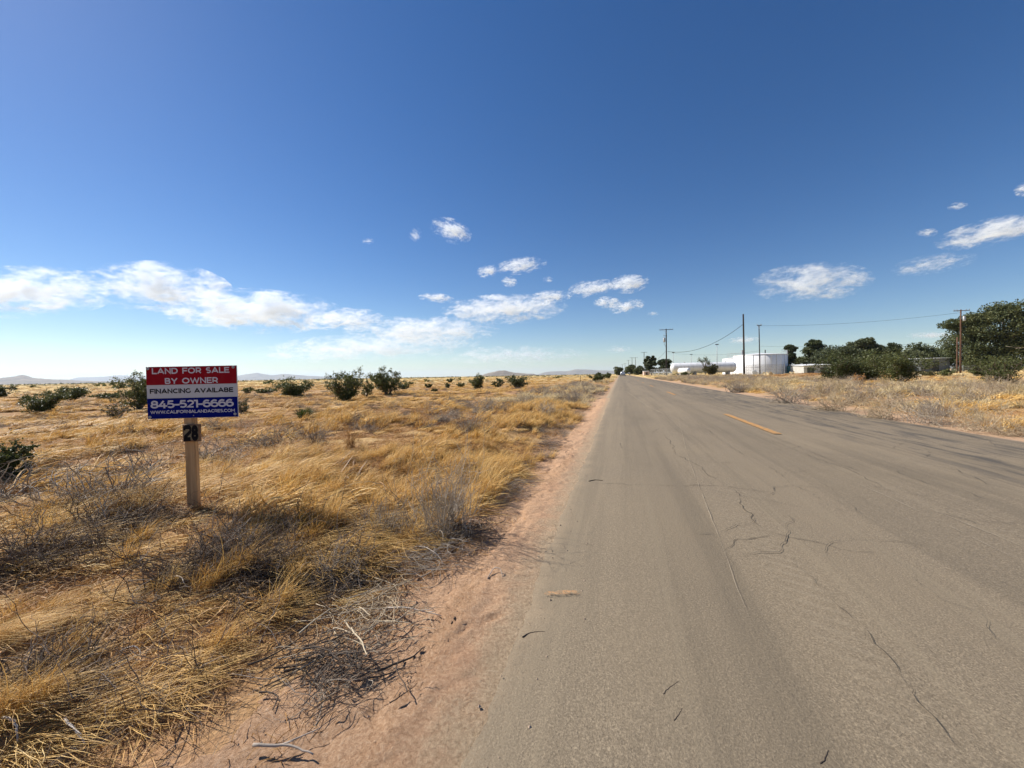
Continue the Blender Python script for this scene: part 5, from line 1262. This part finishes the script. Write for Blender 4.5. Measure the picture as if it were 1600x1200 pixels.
CL = [
 ('long flat white cloud cut off by the left edge', -80, 165, 424, 490, 1, 1, .12, .02),
 ('bulging white cloud, highest of the left cloud bank', 135, 352, 416, 482, 2, 1, .12, -.06),
 ('long white cloud right of the highest one in the left bank', 255, 530, 458, 515, 3, 1, .12, -.05),
 ('small ragged cloud at the right end of the left bank', 478, 600, 484, 517, 4, .9, .1, 0),
 ('thin long cloud below the ragged end of the left bank', 545, 775, 498, 536, 5, .7, .1, -.02),
 ('faint broad cloud low over the plain right of the sign', 410, 740, 524, 562, 6, .5, .12, .03),
 ('flat bottomed cloud above the lone upright bush', 694, 880, 464, 503, 7, 1, .07, .02),
 ('little cloud strip left of the flat bottomed cloud', 655, 708, 459, 472, 8, .9, .06, -.1),
 ('small bright puff high over the middle of the plain', 672, 736, 345, 376, 9, .9, .03, -.3),
 ('tiny wisp left of the small bright puff', 640, 658, 357, 378, 10, .35, .0, -.7),
 ('tiny wisp farther left of the small bright puff', 566, 584, 373, 381, 11, .25, .0, 0),
 ('small cloud at left of the upper middle string', 745, 780, 415, 432, 12, .9, .08, .2),
 ('ragged cloud at right of the upper middle string', 776, 853, 404, 426, 13, .9, .06, .12),
 ('small puff beneath the upper middle string', 784, 808, 433, 447, 14, .8, .08, -.1),
 ('tiny puff right of the upper middle string', 848, 864, 433, 441, 15, .45, .02, 0),
 ('left cloud of the three rising in a row', 829, 892, 455, 472, 16, 1, .08, .05),
 ('middle cloud of the three rising in a row', 890, 962, 438, 462, 17, 1, .08, .12),
 ('right cloud of the three rising in a row', 953, 1013, 431, 456, 18, 1, .1, .1),
 ('left of the two puffs below the rising row', 928, 968, 465, 481, 19, 1, .1, 0),
 ('right of the two puffs below the rising row', 952, 1006, 470, 488, 20, 1, .08, .15),
 ('tiny cloud fleck above the road end', 1011, 1030, 487, 494, 21, .4, .04, 0),
 ('lone arched white cloud above the tall pole', 1180, 1356, 416, 467, 22, .8, .06, .03),
 ('long cloud cut off by the right edge, tilted upward', 1470, 1640, 344, 380, 23, .75, .04, .17),
 ('little cloud fleck above the tilted cloud', 1482, 1510, 317, 327, 24, .45, .03, .1),
 ('cloud scrap at the very right edge, highest of all', 1590, 1620, 285, 304, 25, .8, .08, .2),
 ('faint fleck left of the tilted cloud', 1432, 1464, 358, 370, 26, .4, .06, 0),
 ('scattered faint wisps below the tilted cloud', 1398, 1520, 399, 426, 27, .35, -.02, .12),
 ('very low pale cloud bank over the butte', 690, 915, 543, 570, 28, .4, .05, 0),
 ('pale wisp behind the tall bare pole', 1138, 1186, 526, 537, 29, .45, .05, .05),
 ('faint thin wisp left of the huge pine', 1420, 1500, 519, 529, 30, .45, .04, 0),
 ('faint low scraps above the end of the road', 948, 990, 541, 552, 31, .4, .03, 0),
]
for a in CL: cloud(*a)

# ------------------------------------------------------------------ haze
hz_m = NT('haze_air'); hz_m.t.nodes.remove(hz_m.p)
pv = hz_m.n('ShaderNodeVolumePrincipled'); pv.inputs['Color'].default_value = (.60, .76, 1.0, 1); pv.inputs['Density'].default_value = HAZE_DENSITY; pv.inputs['Anisotropy'].default_value = .3
hz_m.l(pv.outputs[0], hz_m.out.inputs['Volume'])
mb = MB(); mb.box((0, 12800, 190), (54000, 27400, 430))
tag(mb.build('haze', hz_m.m), 'thin pale desert haze filling the air', 'haze', None, 'stuff')
print('done', len(bpy.data.objects))
